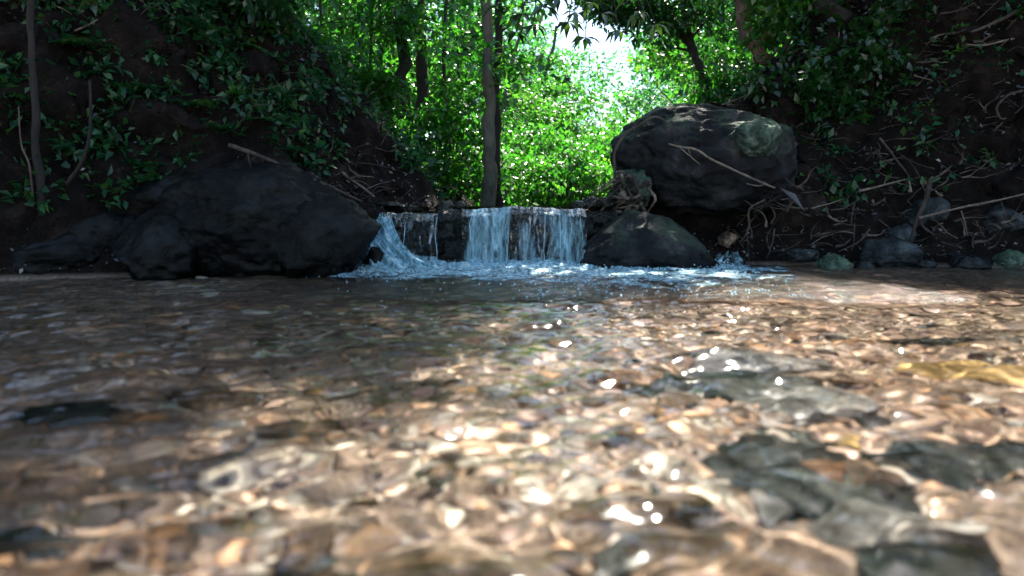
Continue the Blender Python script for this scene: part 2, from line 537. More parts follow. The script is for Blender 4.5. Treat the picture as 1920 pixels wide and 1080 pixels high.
class Tubes:
    def __init__(s):
        s.V, s.F, s.n = [], [], 0

    def add(s, pts, r0, r1, segs=8, n=6, rough=0.12, seed=0, wob=0.0):
        P = smooth_path(pts, n)
        P = np.array([p[:] for p in P])
        m = len(P)
        T = np.gradient(P, axis=0)
        T /= np.linalg.norm(T, axis=1)[:, None] + 1e-9
        if wob:
            P = P + wob * np.stack([vnoise(P * 6 + 3.1, seed + 1), vnoise(P * 6 + 9.7, seed + 2), vnoise(P * 6 + 5.2, seed + 3)], 1)
        up = np.array([0.31, 0.17, 0.93]) if abs(T[0][2]) < 0.9 else np.array([0.95, 0.2, 0.1])
        A = np.cross(T, up)
        A /= np.linalg.norm(A, axis=1)[:, None] + 1e-9
        B = np.cross(T, A)
        t = np.linspace(0, 1, m)
        r = r0 + (r1 - r0) * t
        th = np.linspace(0, 2 * math.pi, segs, endpoint=False)
        ring = np.cos(th)[None, :, None] * A[:, None, :] + np.sin(th)[None, :, None] * B[:, None, :]
        Q = P[:, None, :] + ring * r[:, None, None]
        if rough:
            nn = vnoise(Q.reshape(-1, 3) * (0.5 / max(r0, 0.01)), seed + 5).reshape(m, segs)
            Q = P[:, None, :] + ring * (r[:, None] * (1 + rough * 2 * nn))[:, :, None]
        b = s.n
        s.V.append(Q.reshape(-1, 3))
        for i in range(m - 1):
            for j in range(segs):
                k = (j + 1) % segs
                s.F.append((b + i * segs + j, b + i * segs + k, b + (i + 1) * segs + k, b + (i + 1) * segs + j))
        s.F.append(tuple(b + j for j in range(segs))[::-1])
        s.F.append(tuple(b + (m - 1) * segs + j for j in range(segs)))
        s.n += m * segs
        return P

    def build(s, name, material, parent=None):
        return mesh(name, np.concatenate(s.V), s.F, material, parent)


def leaf_arrays(P, D, U, ln, wd, droop=0.15, fold=0.18):
    """pointed leaves with a folded midrib: 6 vertices, 4 triangles each"""
    n = len(P)
    D = D / (np.linalg.norm(D, axis=1)[:, None] + 1e-9)
    S = np.cross(D, U)
    S /= np.linalg.norm(S, axis=1)[:, None] + 1e-9
    U = np.cross(S, D)
    ln, wd = ln[:, None], wd[:, None]
    base = P
    mid = P + D * ln * 0.5 - U * ln * 0.02
    tip = P + D * ln - U * ln * droop
    l = P + D * ln * 0.45 + S * wd * 0.5 + U * wd * fold
    r = P + D * ln * 0.45 - S * wd * 0.5 + U * wd * fold
    V = np.stack([base, l, mid, r, tip], 1).reshape(-1, 3)
    b = np.arange(n)[:, None] * 5
    F = np.concatenate([b + np.array([[0, 1, 2]]), b + np.array([[1, 4, 2]]), b + np.array([[2, 4, 3]]), b + np.array([[0, 2, 3]])], 0)
    return V, F


def leaf_cloud(centers, radii, per, ln, wd, seed=0, flat=0.6, hvar=None):
    """leaves gathered in sprays round the given centres"""
    rg = np.random.default_rng(seed)
    centers = np.asarray(centers, float)
    radii = np.asarray(radii, float)
    k = len(centers)
    n = k * per
    ci = np.repeat(np.arange(k), per)
    q = rg.normal(size=(n, 3))
    q /= np.linalg.norm(q, axis=1)[:, None]
    rr = rg.uniform(0.15, 1, n) ** 0.6
    P = centers[ci] + q * (rr * radii[ci])[:, None] * np.array([1, 1, flat])
    D = q * 0.7 + rg.normal(size=(n, 3)) * 0.6
    D[:, 2] -= 0.2
    U = rg.normal(size=(n, 3)) * 0.55 + np.array([0, 0, 1.0])
    lens = ln * rg.uniform(0.6, 1.25, n)
    V, F = leaf_arrays(P, D, U, lens, lens * wd / ln * rg.uniform(0.8, 1.2, n))
    cv = rg.uniform(0, 1, k)[ci]
    v1 = np.clip(0.55 * rg.uniform(0, 1, n) + 0.45 * cv, 0, 1)
    v2 = rg.uniform(0, 1, n)
    var = np.repeat(np.stack([v1, v2, v1], 1), 5, 0)
    return V, F, var


def icos(sub):
    bm = bmesh.new()
    bmesh.ops.create_icosphere(bm, subdivisions=sub, radius=1)
    V = np.array([v.co[:] for v in bm.verts])
    F = np.array([[v.index for v in f.verts] for f in bm.faces])
    bm.free()
    return V, F


ICO = {k: icos(k) for k in (1, 2, 3, 4, 5, 6)}


def rock_verts(size, seed, sub=5, amp=0.16, cuts=7, cutd=(0.62, 0.9), rotz=0.0, fine=0.06, boxy=1.0):
    V, F = ICO[sub]
    V = np.sign(V) * np.abs(V) ** boxy
    rg = np.random.default_rng(seed)
    V = V * (1 + amp * fbm(V * 1.3 + seed, 3, seed))[:, None]
    for c in range(cuts):
        nrm = rg.normal(size=3)
        nrm /= np.linalg.norm(nrm)
        d = rg.uniform(*cutd)
        h = V @ nrm - d
        V = V - np.outer(np.clip(h, 0, None) * 0.88, nrm)
    V = V * (1 + fine * fbm(V * 4 + seed, 5, seed + 9) + fine * 0.5 * np.abs(fbm(V * 9 + seed, 3, seed + 3)))[:, None]
    if sub >= 5:
        cr = fbm(V * np.array([1.6, 1.6, 2.6]) + seed * 1.7, 3, seed + 40)
        cr2 = fbm(V * 3.1 + seed * 0.7, 3, seed + 50)
        V = V * (1 - 0.05 * np.exp(-(cr / 0.05) ** 2) - 0.03 * np.exp(-(cr2 / 0.05) ** 2))[:, None]
    V = V * np.array(size)
    c, s = math.cos(rotz), math.sin(rotz)
    return V @ np.array([[c, s, 0], [-s, c, 0], [0, 0, 1]]), F


def rock(name, loc, size, seed, material, label, cat='rock', group=None, rotz=0.0, tilt=(0, 0), shape=None, **kw):
    V, F = rock_verts(size, seed, rotz=rotz, **kw)
    if shape is not None:      # taper: top heights along x
        V[:, 2] = np.where(V[:, 2] > -0.5 * size[2], (V[:, 2] + 0.5 * size[2]) * np.interp(V[:, 0], shape[0], shape[1]) - 0.5 * size[2], V[:, 2])
    o = mesh(name, V, F, material)
    o.location = loc
    o.rotation_euler = (tilt[0], tilt[1], 0)
    return tag(o, label, cat, group)


# ---------------------------------------------------------------- ground
YB_X = np.array([-60, -8, -6, -4, -2.5, -1.6, -0.95, -0.85, 0.6, 0.75, 1.2, 2.0, 3.1, 4.5, 6, 8, 60])
YB_Y = np.array([-20, 1.6, 2.4, 3.0, 3.35, 3.55, 3.95, 4.38, 4.38, 4.4, 4.45, 4.42, 4.2, 3.6, 2.8, 1.8, -20])


def ground_z(x, y):
    x = np.asarray(x, float)
    y = np.asarray(y, float)
    yb = np.interp(x, YB_X, YB_Y)
    d = y - yb
    n = fbm(p2(x * 1.1, y * 1.1), 4, 11).reshape(x.shape)
    nf = fbm(p2(x * 6, y * 6), 3, 21).reshape(x.shape)
    # stream bed
    bed = -0.11 - 0.03 * n + 0.01 * nf
    bed = np.where(d > -0.45, bed + (0.11 + bed * 0) * sstep(-0.45, 0.0, d) * 0.75, bed)
    # banks
    k = np.interp(x, [-3, -1.2, -0.95, -0.85, 0.6, 0.8, 1.6, 3.0], [1.75, 1.3, 1.6, 4.5, 4.5, 1.2, 1.35, 1.7])
    xc = np.interp(y, [4, 6, 9, 16, 40], [-0.15, 0.15, 0.6, 1.9, 5.0])
    hw = np.interp(y, [4, 5.5, 9, 16, 40], [0.80, 0.55, 0.8, 1.6, 4.0])
    dl = np.abs(x - xc) - hw
    side = np.where(x < xc, np.interp(y, [4, 5.5, 7, 12, 20], [1.05, 1.0, 0.72, 0.40, 0.22]), np.interp(y, [4, 7, 12, 20], [0.95, 0.9, 0.45, 0.22]))
    up = 0.35 + side * np.clip(dl, 0, None)
    up = np.where(up > 2.6, 2.6 + (up - 2.6) * 0.35, up)
    front = np.clip(d, 0, None) * k
    bank = np.minimum(front, up)
    bank = np.minimum(bank, 9 + 0 * bank)
    rough = np.clip(bank * 0.5, 0, 0.26) * sstep(-0.2, 0.5, dl)
    z = np.where(d > 0, -0.03 + bank + rough * n + 0.035 * nf * sstep(0.0, 0.3, bank) * sstep(-0.2, 0.3, dl), bed)
    return z


def gz(x, y):
    return float(ground_z(np.array([x]), np.array([y]))[0])


def warp(n, lo, hi, c, p):
    t = np.linspace(-1, 1, n)
    s = np.sign(t) * (0.12 * np.abs(t) + 0.88 * np.abs(t) ** p)
    return np.where(s < 0, c + s * (c - lo), c + s * (hi - c))


gx = np.concatenate([warp(160, -150, 150, 0, 3.4), np.linspace(-4.6, 4.6, 440)])
gy = np.concatenate([warp(160, -60, 260, 3.5, 3.2), np.linspace(3.0, 7.2, 210), np.linspace(7.25, 10, 50)])
gx = np.unique(np.round(gx, 3))
gy = np.unique(np.round(gy, 3))
GX, GY = np.meshgrid(gx, gy)
GZ = ground_z(GX, GY)
# clods and hollows of the eroded banks push sideways too
q = np.stack([GX.ravel(), GY.ravel(), GZ.ravel()], 1)
am = (sstep(0.05, 0.5, GZ) * sstep(0.62, 1.0, np.abs(GX - 0.1)) * sstep(10, 7, GY)).ravel()[:, None]
off = np.stack([fbm(q * 3.1, 3, 201), -np.abs(fbm(q * 3.3, 3, 211)) * 1.4, fbm(q * 3.7, 3, 221)], 1) * 0.10
off = off + np.stack([vnoise(q * 13, 231), -np.abs(vnoise(q * 12, 241)), vnoise(q * 14, 251)], 1) * 0.028
q = q + off * am
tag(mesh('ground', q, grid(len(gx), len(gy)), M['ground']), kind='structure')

# ---------------------------------------------------------------- water
HUMP = [(0.30, 1.62, 0.02), (0.45, 1.42, 0.030), (0.52, 1.22, 0.026), (0.56, 1.04, 0.022), (0.75, 0.92, 0.012)]

GLINT = [(0.405, 0.735, 0.018), (0.425, 0.715, 0.011), (0.47, 0.70, 0.013), (0.505, 0.69, 0.015), (0.49, 0.665, 0.010), (0.50, 0.64, 0.018)]
TURB = [(0.05, 0.80, 0.10, 0.16, 1.0), (0.12, 1.05, 0.08, 0.12, 0.7), (0.40, 0.86, 0.08, 0.05, 1.0), (-0.16, 0.66, 0.10, 0.05, 0.9), (0.28, 1.9, 0.25, 0.16, 1.1), (0.5, 0.66, 0.08, 0.08, 0.8), (-0.1, 0.95, 0.05, 0.05, 0.6), (0.35, 1.45, 0.22, 0.07, 0.8), (0.25, 1.62, 0.25, 0.08, 0.8)]


def water_z(x, y):
    sh = x.shape
    q = p2(x, y)
    far = sstep(2.2, 4.2, y)
    near = 1 + 0.5 * (1 - far)
    wq = q + 0.05 * np.stack([fbm(q * 2.3, 2, 71), fbm(q * 2.3 + 9, 2, 72), 0 * q[:, 0]], 1)
    u = wq[:, 0] * 0.86 + wq[:, 1] * 0.5
    v = wq[:, 1] * 0.86 - wq[:, 0] * 0.5
    wv = near * 0.0060 * fbm(np.stack([wq[:, 0] * 4.2, wq[:, 1] * 8.5, 0 * u], 1), 2, 31).reshape(sh)
    wv = wv + near * 0.0040 * fbm(np.stack([u * 7, v * 19, 0 * u], 1), 2, 41).reshape(sh)
    wv = wv + near * 0.0016 * vnoise(np.stack([u * 34, v * 30, 0 * u], 1), 47).reshape(sh)
    wv = wv + 0.0012 * np.sin(34 * (y + 0.35 * x) + 3 * vnoise(q * 3, 4).reshape(sh)) * (1 - far)
    wv = wv + far * 0.006 * np.abs(fbm(q * np.array([11, 15, 1]), 3, 51)).reshape(sh)
    for (hx, hy, h) in HUMP:
        wv = wv + h * 0.45 * np.exp(-(((x - hx) / 0.13) ** 2 + ((y - hy) / 0.075) ** 2))
    fl = np.stack([(x + 0.55 * y).ravel() * 16, (y - 0.55 * x).ravel() * 4.5, 0 * x.ravel()], 1)
    wv = wv + 0.004 * (1 - far) * np.exp(-((x - 0.15 - 0.1 * y) / 0.5) ** 2) * fbm(fl, 2, 57).reshape(sh)
    tb_ = sum(a_ * np.exp(-((x - hx) / wx_) ** 2 - ((y - hy) / wy_) ** 2) for (hx, hy, wx_, wy_, a_) in TURB)
    wv = wv + np.minimum(tb_, 1.2) * (0.0022 * fbm(q * np.array([24, 38, 1]) + 4, 2, 67).reshape(sh))
    for (hx, hy, a_) in GLINT:
        wv = wv + 0.34 * a_ * np.exp(-((y - hy - 0.3 * (x - hx)) / a_) ** 2 - ((x - hx) / (a_ * 1.8)) ** 2)
    # churned pool under the fall
    ch = np.exp(-(((x - 0.1) / 1.1) ** 2)) * sstep(3.3, 4.1, y)
    ch = np.maximum(ch, 0.35 * np.exp(-((x - 0.5) / 0.9) ** 2) * sstep(2.2, 3.3, y))
    wv = wv + ch * 0.014 * fbm(q * 13, 3, 61).reshape(sh)
    return wv


wx = np.concatenate([np.linspace(-14, -3, 60, endpoint=False), np.linspace(-3, -1.2, 200, endpoint=False), np.linspace(-1.2, 1.4, 420, endpoint=False), np.linspace(1.4, 3.6, 220, endpoint=False), np.linspace(3.6, 14, 60)])
wy = np.concatenate([np.linspace(-8, 0.2, 60, endpoint=False), np.linspace(0.2, 2.2, 380, endpoint=False), np.linspace(2.2, 4.5, 300)])
WX, WY = np.meshgrid(wx, wy)
WZ = water_z(WX, WY)
tag(mesh('water', np.stack([WX.ravel(), WY.ravel(), WZ.ravel()], 1), grid(len(wx), len(wy)), M['water']), kind='structure')
# water above the fall
ux = np.linspace(-1.1, 0.75, 90)
uy = np.linspace(4.36, 9.0, 120)
UX, UY = np.meshgrid(ux, uy)
UX = UX + np.interp(UY, [4, 6, 9], [0, 0.25, 0.75])
UZ = 0.392 + 0.004 * fbm(p2(UX * 9, UY * 6), 3, 5).reshape(UX.shape) + 0.015 * sstep(4.6, 6, UY)
tag(mesh('upstream_water', np.stack([UX.ravel(), UY.ravel(), UZ.ravel()], 1), grid(90, 120), M['water']), kind='structure')

# gravel on the bed (uncountable)
def gravel():
    rg = np.random.default_rng(5)
    V0, F0 = ICO[2]
    n = 30000
    y = 0.25 + 4.2 * rg.uniform(0, 1, n) ** 1.6
    x = rg.uniform(-1, 1, n) * (0.5 + y * 0.86)
    # sizes
    s = np.exp(rg.normal(math.log(0.0070), 0.62, n))
    s = np.clip(s, 0.005, 0.034) * np.interp(y, [0.3, 0.8, 1.5, 4.4], [0.6, 0.8, 1.2, 2.0])
    z = ground_z(x, y) + s * 0.05
    ok = z < -0.012
    x, y, z, s = x[ok], y[ok], z[ok], s[ok]
    n = len(x)
    sc = np.stack([s * rg.uniform(0.8, 1.5, n), s * rg.uniform(0.7, 1.2, n), s * rg.uniform(0.25, 0.5, n)], 1)
    a = rg.uniform(0, 2 * math.pi, n)
    base = []
    for k in range(12):
        b = V0 * (1 + 0.22 * fbm(V0 * 1.4 + k * 7, 2, k))[:, None]
        base.append(b)
    base = np.array(base)[rg.integers(0, 12, n)]
    V = base * sc[:, None, :]
    ca, sa = np.cos(a)[:, None], np.sin(a)[:, None]
    tx = rg.normal(0, 0.25, n)[:, None]
    X = V[:, :, 0] * ca - V[:, :, 1] * sa
    Y = V[:, :, 0] * sa + V[:, :, 1] * ca
    Z = V[:, :, 2] + tx * V[:, :, 0]
    V = np.stack([X + x[:, None], Y + y[:, None], Z + z[:, None]], 2)
    F = (F0[None] + (np.arange(n) * len(V0))[:, None, None]).reshape(-1, 3)
    v = np.clip(0.62 * rg.uniform(0, 1, n) + 0.19 + 0.38 * fbm(p2(x * 2.2, y * 2.2), 2, 303), 0, 1)
    var = np.repeat(v, len(V0))
    o = mesh('gravel', V.reshape(-1, 3), F, M['gravel'], var=var)
    tag(o, 'tan and orange gravel on the stream bed under clear water', 'gravel', kind='stuff')


gravel()

# ---------------------------------------------------------------- rocks
rock('boulder', at(1322, 303, 4.75), (0.61, 0.46, 0.40), 3, M['boulder'], 'largest dark boulder overhanging a black hollow right of the waterfall', 'boulder', sub=6, amp=0.10, cuts=5, cutd=(0.85, 1.1), tilt=(0.0, 0.03), boxy=0.9, fine=0.05)
rock('earth_mound', at(1500, 400, 4.75), (0.26, 0.2, 0.26), 93, M['soil'], 'dark rooty earth holding up the right end of the largest boulder', 'earth mound', sub=5, amp=0.25, cuts=2)
rock('earth_mound', at(1385, 520, 4.75), (0.5, 0.24, 0.16), 94, M['soil'], 'low dark earth at the back of the hollow under the largest boulder', 'earth mound', sub=5, amp=0.25, cuts=2)
rock('sunlit_mossy_boulder', at(1418, 262, 4.33), (0.175, 0.16, 0.12), 12, M['mossy'], 'pale green mossy block with sunlight in its colour on the upper right of the largest boulder', 'boulder', amp=0.12, cuts=7)  # moss, with the sunlit top of the boulder painted into its pale colour
rock('boulder', at(1215, 470, 4.2), (0.43, 0.3, 0.31), 21, M['boulder'], 'rounded low boulder in the water just right of the waterfall', 'boulder', amp=0.07, cuts=3, cutd=(0.8, 0.95), shape=([-0.43, -0.25, -0.08, 0.12, 0.43], [0.55, 0.80, 0.93, 0.80, 0.34]))
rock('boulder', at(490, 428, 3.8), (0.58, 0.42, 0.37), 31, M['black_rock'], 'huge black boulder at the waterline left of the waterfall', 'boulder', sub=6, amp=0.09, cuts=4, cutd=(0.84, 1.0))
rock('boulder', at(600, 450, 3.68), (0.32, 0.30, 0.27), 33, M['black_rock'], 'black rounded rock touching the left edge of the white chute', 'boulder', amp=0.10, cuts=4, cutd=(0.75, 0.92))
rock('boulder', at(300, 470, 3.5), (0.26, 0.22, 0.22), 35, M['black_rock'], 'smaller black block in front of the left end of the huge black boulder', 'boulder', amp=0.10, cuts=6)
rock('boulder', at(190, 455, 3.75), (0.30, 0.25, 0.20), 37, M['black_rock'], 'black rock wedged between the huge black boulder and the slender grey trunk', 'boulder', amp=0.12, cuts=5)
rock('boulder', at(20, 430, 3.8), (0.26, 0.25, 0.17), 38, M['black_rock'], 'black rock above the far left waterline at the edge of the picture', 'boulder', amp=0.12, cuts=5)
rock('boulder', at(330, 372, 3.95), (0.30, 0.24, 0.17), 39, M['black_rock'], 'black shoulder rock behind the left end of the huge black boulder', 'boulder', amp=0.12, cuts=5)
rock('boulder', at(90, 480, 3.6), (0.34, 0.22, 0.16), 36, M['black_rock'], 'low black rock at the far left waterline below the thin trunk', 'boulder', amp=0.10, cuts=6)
SH = [((1565, 497), 4.15, (0.11, 0.09, 0.07), 'small speckled rock at the waterline with a sunlit splash beside it'),
      ((1668, 478), 4.25, (0.19, 0.14, 0.11), 'domed blue grey rock at the waterline under the leaning root'),
      ((1815, 492), 4.15, (0.17, 0.12, 0.06), 'flat dark blue slab rock lying half sunk right of the domed rock'),
      ((1895, 486), 4.05, (0.09, 0.09, 0.06), 'green mossy rock at the right edge of the waterline'),
      ((1880, 415), 4.45, (0.26, 0.18, 0.13), 'large rounded grey rock on the right bank under the long straight branch'),
      ((1366, 449), 4.55, (0.07, 0.06, 0.06), 'small round brown stone in the hollow under the boulder'),
      ((1740, 398), 4.55, (0.17, 0.14, 0.11), 'purple grey rock behind the leaning root on the right bank'),
      ((1620, 500), 4.2, (0.07, 0.05, 0.04), 'small dark stone between the speckled rock and the domed rock'),
      ((1730, 495), 4.15, (0.08, 0.06, 0.045), 'small dark stone between the domed rock and the flat dark blue slab'),
      ((1690, 440), 4.45, (0.10, 0.09, 0.07), 'dark stone just above the domed rock at the foot of the leaning root'),
      ((1500, 478), 4.35, (0.14, 0.1, 0.05), 'low wet dark rock between the boulder hollow and the speckled rock')]
for i, ((px, py), Y, sz, lb) in enumerate(SH):
    rock('shore_rock', at(px, py, Y), sz, 50 + i, M['mossy'] if lb.startswith(('green mossy', 'small speckled')) else (M['bed_brown'] if 'brown' in lb else M['shore']), lb, 'rock', sub=5, amp=0.14, cuts=8, cutd=(0.55, 0.85))

# submerged larger stones
SB = [((1335, 705), 1.30, (0.20, 0.12, 0.05), -0.055, 'bed_dark', 'long dark slab with shade in its colour just under the water in the middle right of the stream'),
      ((1480, 850), 0.88, (0.13, 0.16, 0.045), -0.075, 'bed_dark', 'dark flat stone under the water nearer the camera than the long slab'),
      ((1420, 665), 1.50, (0.16, 0.08, 0.05), -0.045, 'bed_pale', 'pale grey stone under the smooth hump of water'),
      ((1180, 690), 1.34, (0.11, 0.05, 0.035), -0.05, 'bed_red', 'rusty red stone at the left end of the long dark slab'),
      ((1520, 735), 1.15, (0.11, 0.08, 0.04), -0.05, 'bed_pale', 'pale blue grey stone right of the long dark slab'),
      ((1820, 672), 1.42, (0.17, 0.12, 0.03), -0.085, 'bed_yellow', 'bright ochre stone under water near the right edge'),
      ((1640, 930), 0.73, (0.09, 0.07, 0.03), -0.075, 'bed_pale', 'pale round stone under the white sun glints at lower right'),
      ((1800, 820), 0.92, (0.16, 0.06, 0.03), -0.08, 'bed_dark', 'long dark stone under water at the right edge'),
      ((1760, 1020), 0.63, (0.07, 0.05, 0.03), -0.08, 'bed_dark', 'dark stone in the bottom right corner of the stream'),
      ((120, 745), 1.12, (0.09, 0.05, 0.03), -0.08, 'bed_dark', 'dark stone under water near the left edge'),
      ((395, 715), 1.22, (0.09, 0.04, 0.025), -0.08, 'bed_brown', 'brown flat stone under water in the left half of the stream'),
      ((560, 770), 1.06, (0.07, 0.04, 0.025), -0.08, 'bed_brown', 'brown oval stone under water left of the middle of the stream'),
      ((520, 1055), 0.60, (0.10, 0.06, 0.03), -0.09, 'bed_dark', 'dark blue grey stone at the bottom edge of the picture left of the middle'),
      ((80, 960), 0.70, (0.08, 0.04, 0.03), -0.085, 'bed_dark', 'dark stone in the lower left corner of the stream'),
      ((830, 1040), 0.62, (0.10, 0.06, 0.03), -0.09, 'bed_brown', 'broad tan stone at the bottom edge near the middle'),
      ((1240, 1000), 0.67, (0.16, 0.10, 0.035), -0.095, 'bed_brown', 'largest smooth tan stone under water at the bottom right of the middle'),
      ((1740, 625), 1.75, (0.12, 0.05, 0.03), -0.07, 'bed_dark', 'dark narrow stone behind the bright ochre stone')]
for i, ((px, py), Y, sz, z, mt, lb) in enumerate(SB):
    p = at(px, py, Y)
    sy = Y  # the pixel row meets the water surface at this depth
    rock('stream_stone', (p.x, Y, z - sz[2] * 0.55), sz, 80 + i, M[mt], lb, 'stone', sub=4, amp=0.12, cuts=5, cutd=(0.7, 0.9))

# individual pebbles among the gravel
rg = random.Random(4)
PEB = [('bed_brown', 'tan palm-sized pebble under the clear shallow water'), ('bed_pale', 'pale grey palm-sized pebble under the clear shallow water'),
       ('bed_red', 'orange palm-sized pebble under the clear shallow water'), ('bed_dark', 'dark palm-sized pebble under the clear shallow water'),
       ('bed_yellow', 'yellow palm-sized pebble under the clear shallow water')]
protos = []
for i, (mt, lb) in enumerate(PEB):
    for v in range(2):
        V, F = rock_verts((0.030, 0.022, 0.012), 200 + i * 3 + v, sub=3, amp=0.12, cuts=4)
        protos.append((mesh('pebble', V, F, M[mt]), lb))
used = set()
for k in range(90):
    i = rg.choice([0, 1, 2, 3, 0, 1, 2, 3, 4, 5, 0, 1, 2, 6, 7, 8])
    src, lb = protos[i]
    if i in used:
        o = src.copy()
        C.objects.link(o)
    else:
        o = src
        used.add(i)
    y = 0.45 + 1.9 * rg.random() ** 1.5
    x = rg.uniform(-1, 1) * (0.1 + y * 0.74)
    s = rg.uniform(0.6, 1.5)
    o.location = (x, y, gz(x, y) + 0.012)
    o.rotation_euler = (rg.uniform(-.3, .3), rg.uniform(-.3, .3), rg.uniform(0, 6.28))
    o.scale = (s, s, s)
    side = 'to the left' if x < -0.18 * y / 0.5 * 0.5 else ('to the right' if x > 0.25 * y else 'in the middle')
    dist = 'close to the camera' if y < 0.75 else ('halfway out' if y < 1.2 else 'farther out')
    tag(o, lb.replace('under the clear shallow water', 'under water ' + dist + ' ' + side), 'pebble', 'loose pebbles on the stream bed')
for i, (src, lb) in enumerate(protos):
    if i not in used:
        bpy.data.objects.remove(src)

# ---------------------------------------------------------------- fall
def ledge():
    nx, nz = 220, 80
    x = np.linspace(-1.02, 0.68, nx)
    t = np.linspace(0, 1, nz)
    X, T = np.meshgrid(x, t)
    # profile: from below the pool up the wall, over the lip, back under the upstream water
    z = np.interp(T, [0, 0.62, 0.72, 1], [-0.15, 0.355, 0.38, 0.372])
    y = np.interp(T, [0, 0.62, 0.72, 1], [4.33, 4.36, 4.42, 5.0])
    q = np.stack([X.ravel() * 5, z.ravel() * 9, y.ravel() * 4], 1)
    n = fbm(q, 5, 71).reshape(X.shape)
    st = np.abs(fbm(q * np.array([1, 0.4, 1]) * 1.7, 3, 75)).reshape(X.shape)
    knob = np.exp(-((X + 0.41) / 0.07) ** 2)
    y = y - (0.06 * n + 0.05 * st + 0.07 * knob) * (T < 0.7)
    z = z + 0.015 * knob * (T > 0.5)
    z = z - np.where(T > 0.6, 0.008 + 0.02 * np.abs(n), 0)
    # notch on the left where the chute slides
    ch = np.exp(-((X + 0.83) / 0.16) ** 2)
    z = z - ch * 0.10 * (T > 0.5)
    o = mesh('rock_ledge', np.stack([X.ravel(), y.ravel(), z.ravel()], 1), grid(nx, nz)[:, ::-1], M['ledge'])
    tag(o, 'dark wet rock ledge the waterfall pours over', 'rock ledge')


ledge()


def curtain(name, x0, x1, top, label, seed, dens, lean=0.0, thick=0.03):
    nx, nz = 160, 70
    x = np.linspace(x0, x1, nx)
    t = np.linspace(0, 1, nz)
    X, T = np.meshgrid(x, t)
    z = np.where(T < 0.18, top + 0.006 - 0.0 * T, top + 0.006 - (top + 0.03) * (np.clip(T - 0.18, 0, 1) / 0.82) ** 1.25)
    z = np.where(T < 0.25, top + 0.008 - 0.3 * np.clip(T - 0.12, 0, 1) ** 2 * top, z)
    z = np.minimum.accumulate(z, axis=0) - 0.012
    y = 4.42 - 0.16 * sstep(0, 0.35, T) - 0.05 * T
    z = z + (1 - T) * 0.018 * fbm(np.stack([X.ravel() * 9, np.zeros(X.size), np.zeros(X.size)], 1), 3, seed + 2).reshape(X.shape) - 0.008 * (1 - T)
    col = fbm(np.stack([X.ravel() * 15 + 0.8 * T.ravel(), np.zeros(X.size), T.ravel() * 2.2], 1), 3, seed).reshape(X.shape)
    fine = fbm(np.stack([X.ravel() * 46, np.zeros(X.size), T.ravel() * 9], 1), 2, seed + 4).reshape(X.shape)
    y = y - sstep(0.1, 0.4, T) * (thick * col + 0.006 * fine)
    Xs = X + lean * T + 0.012 * col * T
    edge = np.clip(np.minimum(X - x0, x1 - X) / 0.07 + 0.5 * vnoise(np.stack([X.ravel() * 9, 0 * X.ravel(), T.ravel() * 6], 1), seed).reshape(X.shape), 0, 1)
    big = fbm(np.stack([X.ravel() * 8, np.zeros(X.size), T.ravel() * 1.3], 1), 3, seed + 9).reshape(X.shape)
    var = np.clip(dens - 0.30 * sstep(0.22, 0.0, T) + 0.50 * big + 0.12 * sstep(0.75, 1, T) - 0.5 * (1 - edge), -1, 1.4)
    return mesh(name, np.stack([Xs.ravel(), y.ravel(), z.ravel()], 1), grid(nx, nz), M['fall'], var=var.ravel())


def strands(tb, x0, x1, n, top, seed, lean=0.0):
    rg = random.Random(seed)
    for i in range(n):
        x = x0 + (x1 - x0) * rg.random() ** 0.8
        z1 = rg.uniform(-0.01, 0.2) if rg.random() < .4 else -0.01
        z0 = top * rg.uniform(0.7, 1.0)
        y = 4.25 - rg.uniform(0, 0.04)
        pts = [(x, y + 0.05, z0), (x + lean * .3 + rg.uniform(-.01, .01), y, (z0 * 2 + z1) / 3), (x + lean * .6 + rg.uniform(-.012, .012), y - 0.02, (z0 + z1 * 2) / 3), (x + lean, y - 0.03, z1)]
        tb.add(pts, rg.uniform(0.001, 0.0022), rg.uniform(0.0014, 0.0034), 5, 5, 0.3, i)


def fall_thing(name, loc, label, sheets, strand_args):
    e = empty(name, loc)
    tag(e, label, 'waterfall')
    for s in sheets:
        o = curtain('water_sheet', *s)
        o.parent = e
        o.location = -Vector(loc)
    tb = Tubes()
    for s in strand_args:
        strands(tb, *s)
    o = tb.build('water_strand', M['drops'], e)
    o.location = -Vector(loc)
    return e


fall_thing('waterfall', (-0.18, 4.25, 0), 'narrow bright curtain of falling water in the middle of the ledge', [(-0.32, -0.02, 0.39, None, 101, 0.20)], [(-0.30, -0.03, 3, 0.39, 1)])
fall_thing('waterfall', (0.25, 4.25, 0), 'broad thin curtain of falling water at the right end of the ledge', [(-0.03, 0.47, 0.39, None, 115, 0.0)], [(0.0, 0.46, 4, 0.39, 2)])
fall_thing('waterfall', (-0.65, 4.25, 0), 'thin trickling veil between the white chute and the middle curtain', [(-0.84, -0.47, 0.365, None, 131, -0.10)], [(-0.80, -0.44, 4, 0.35, 3)])


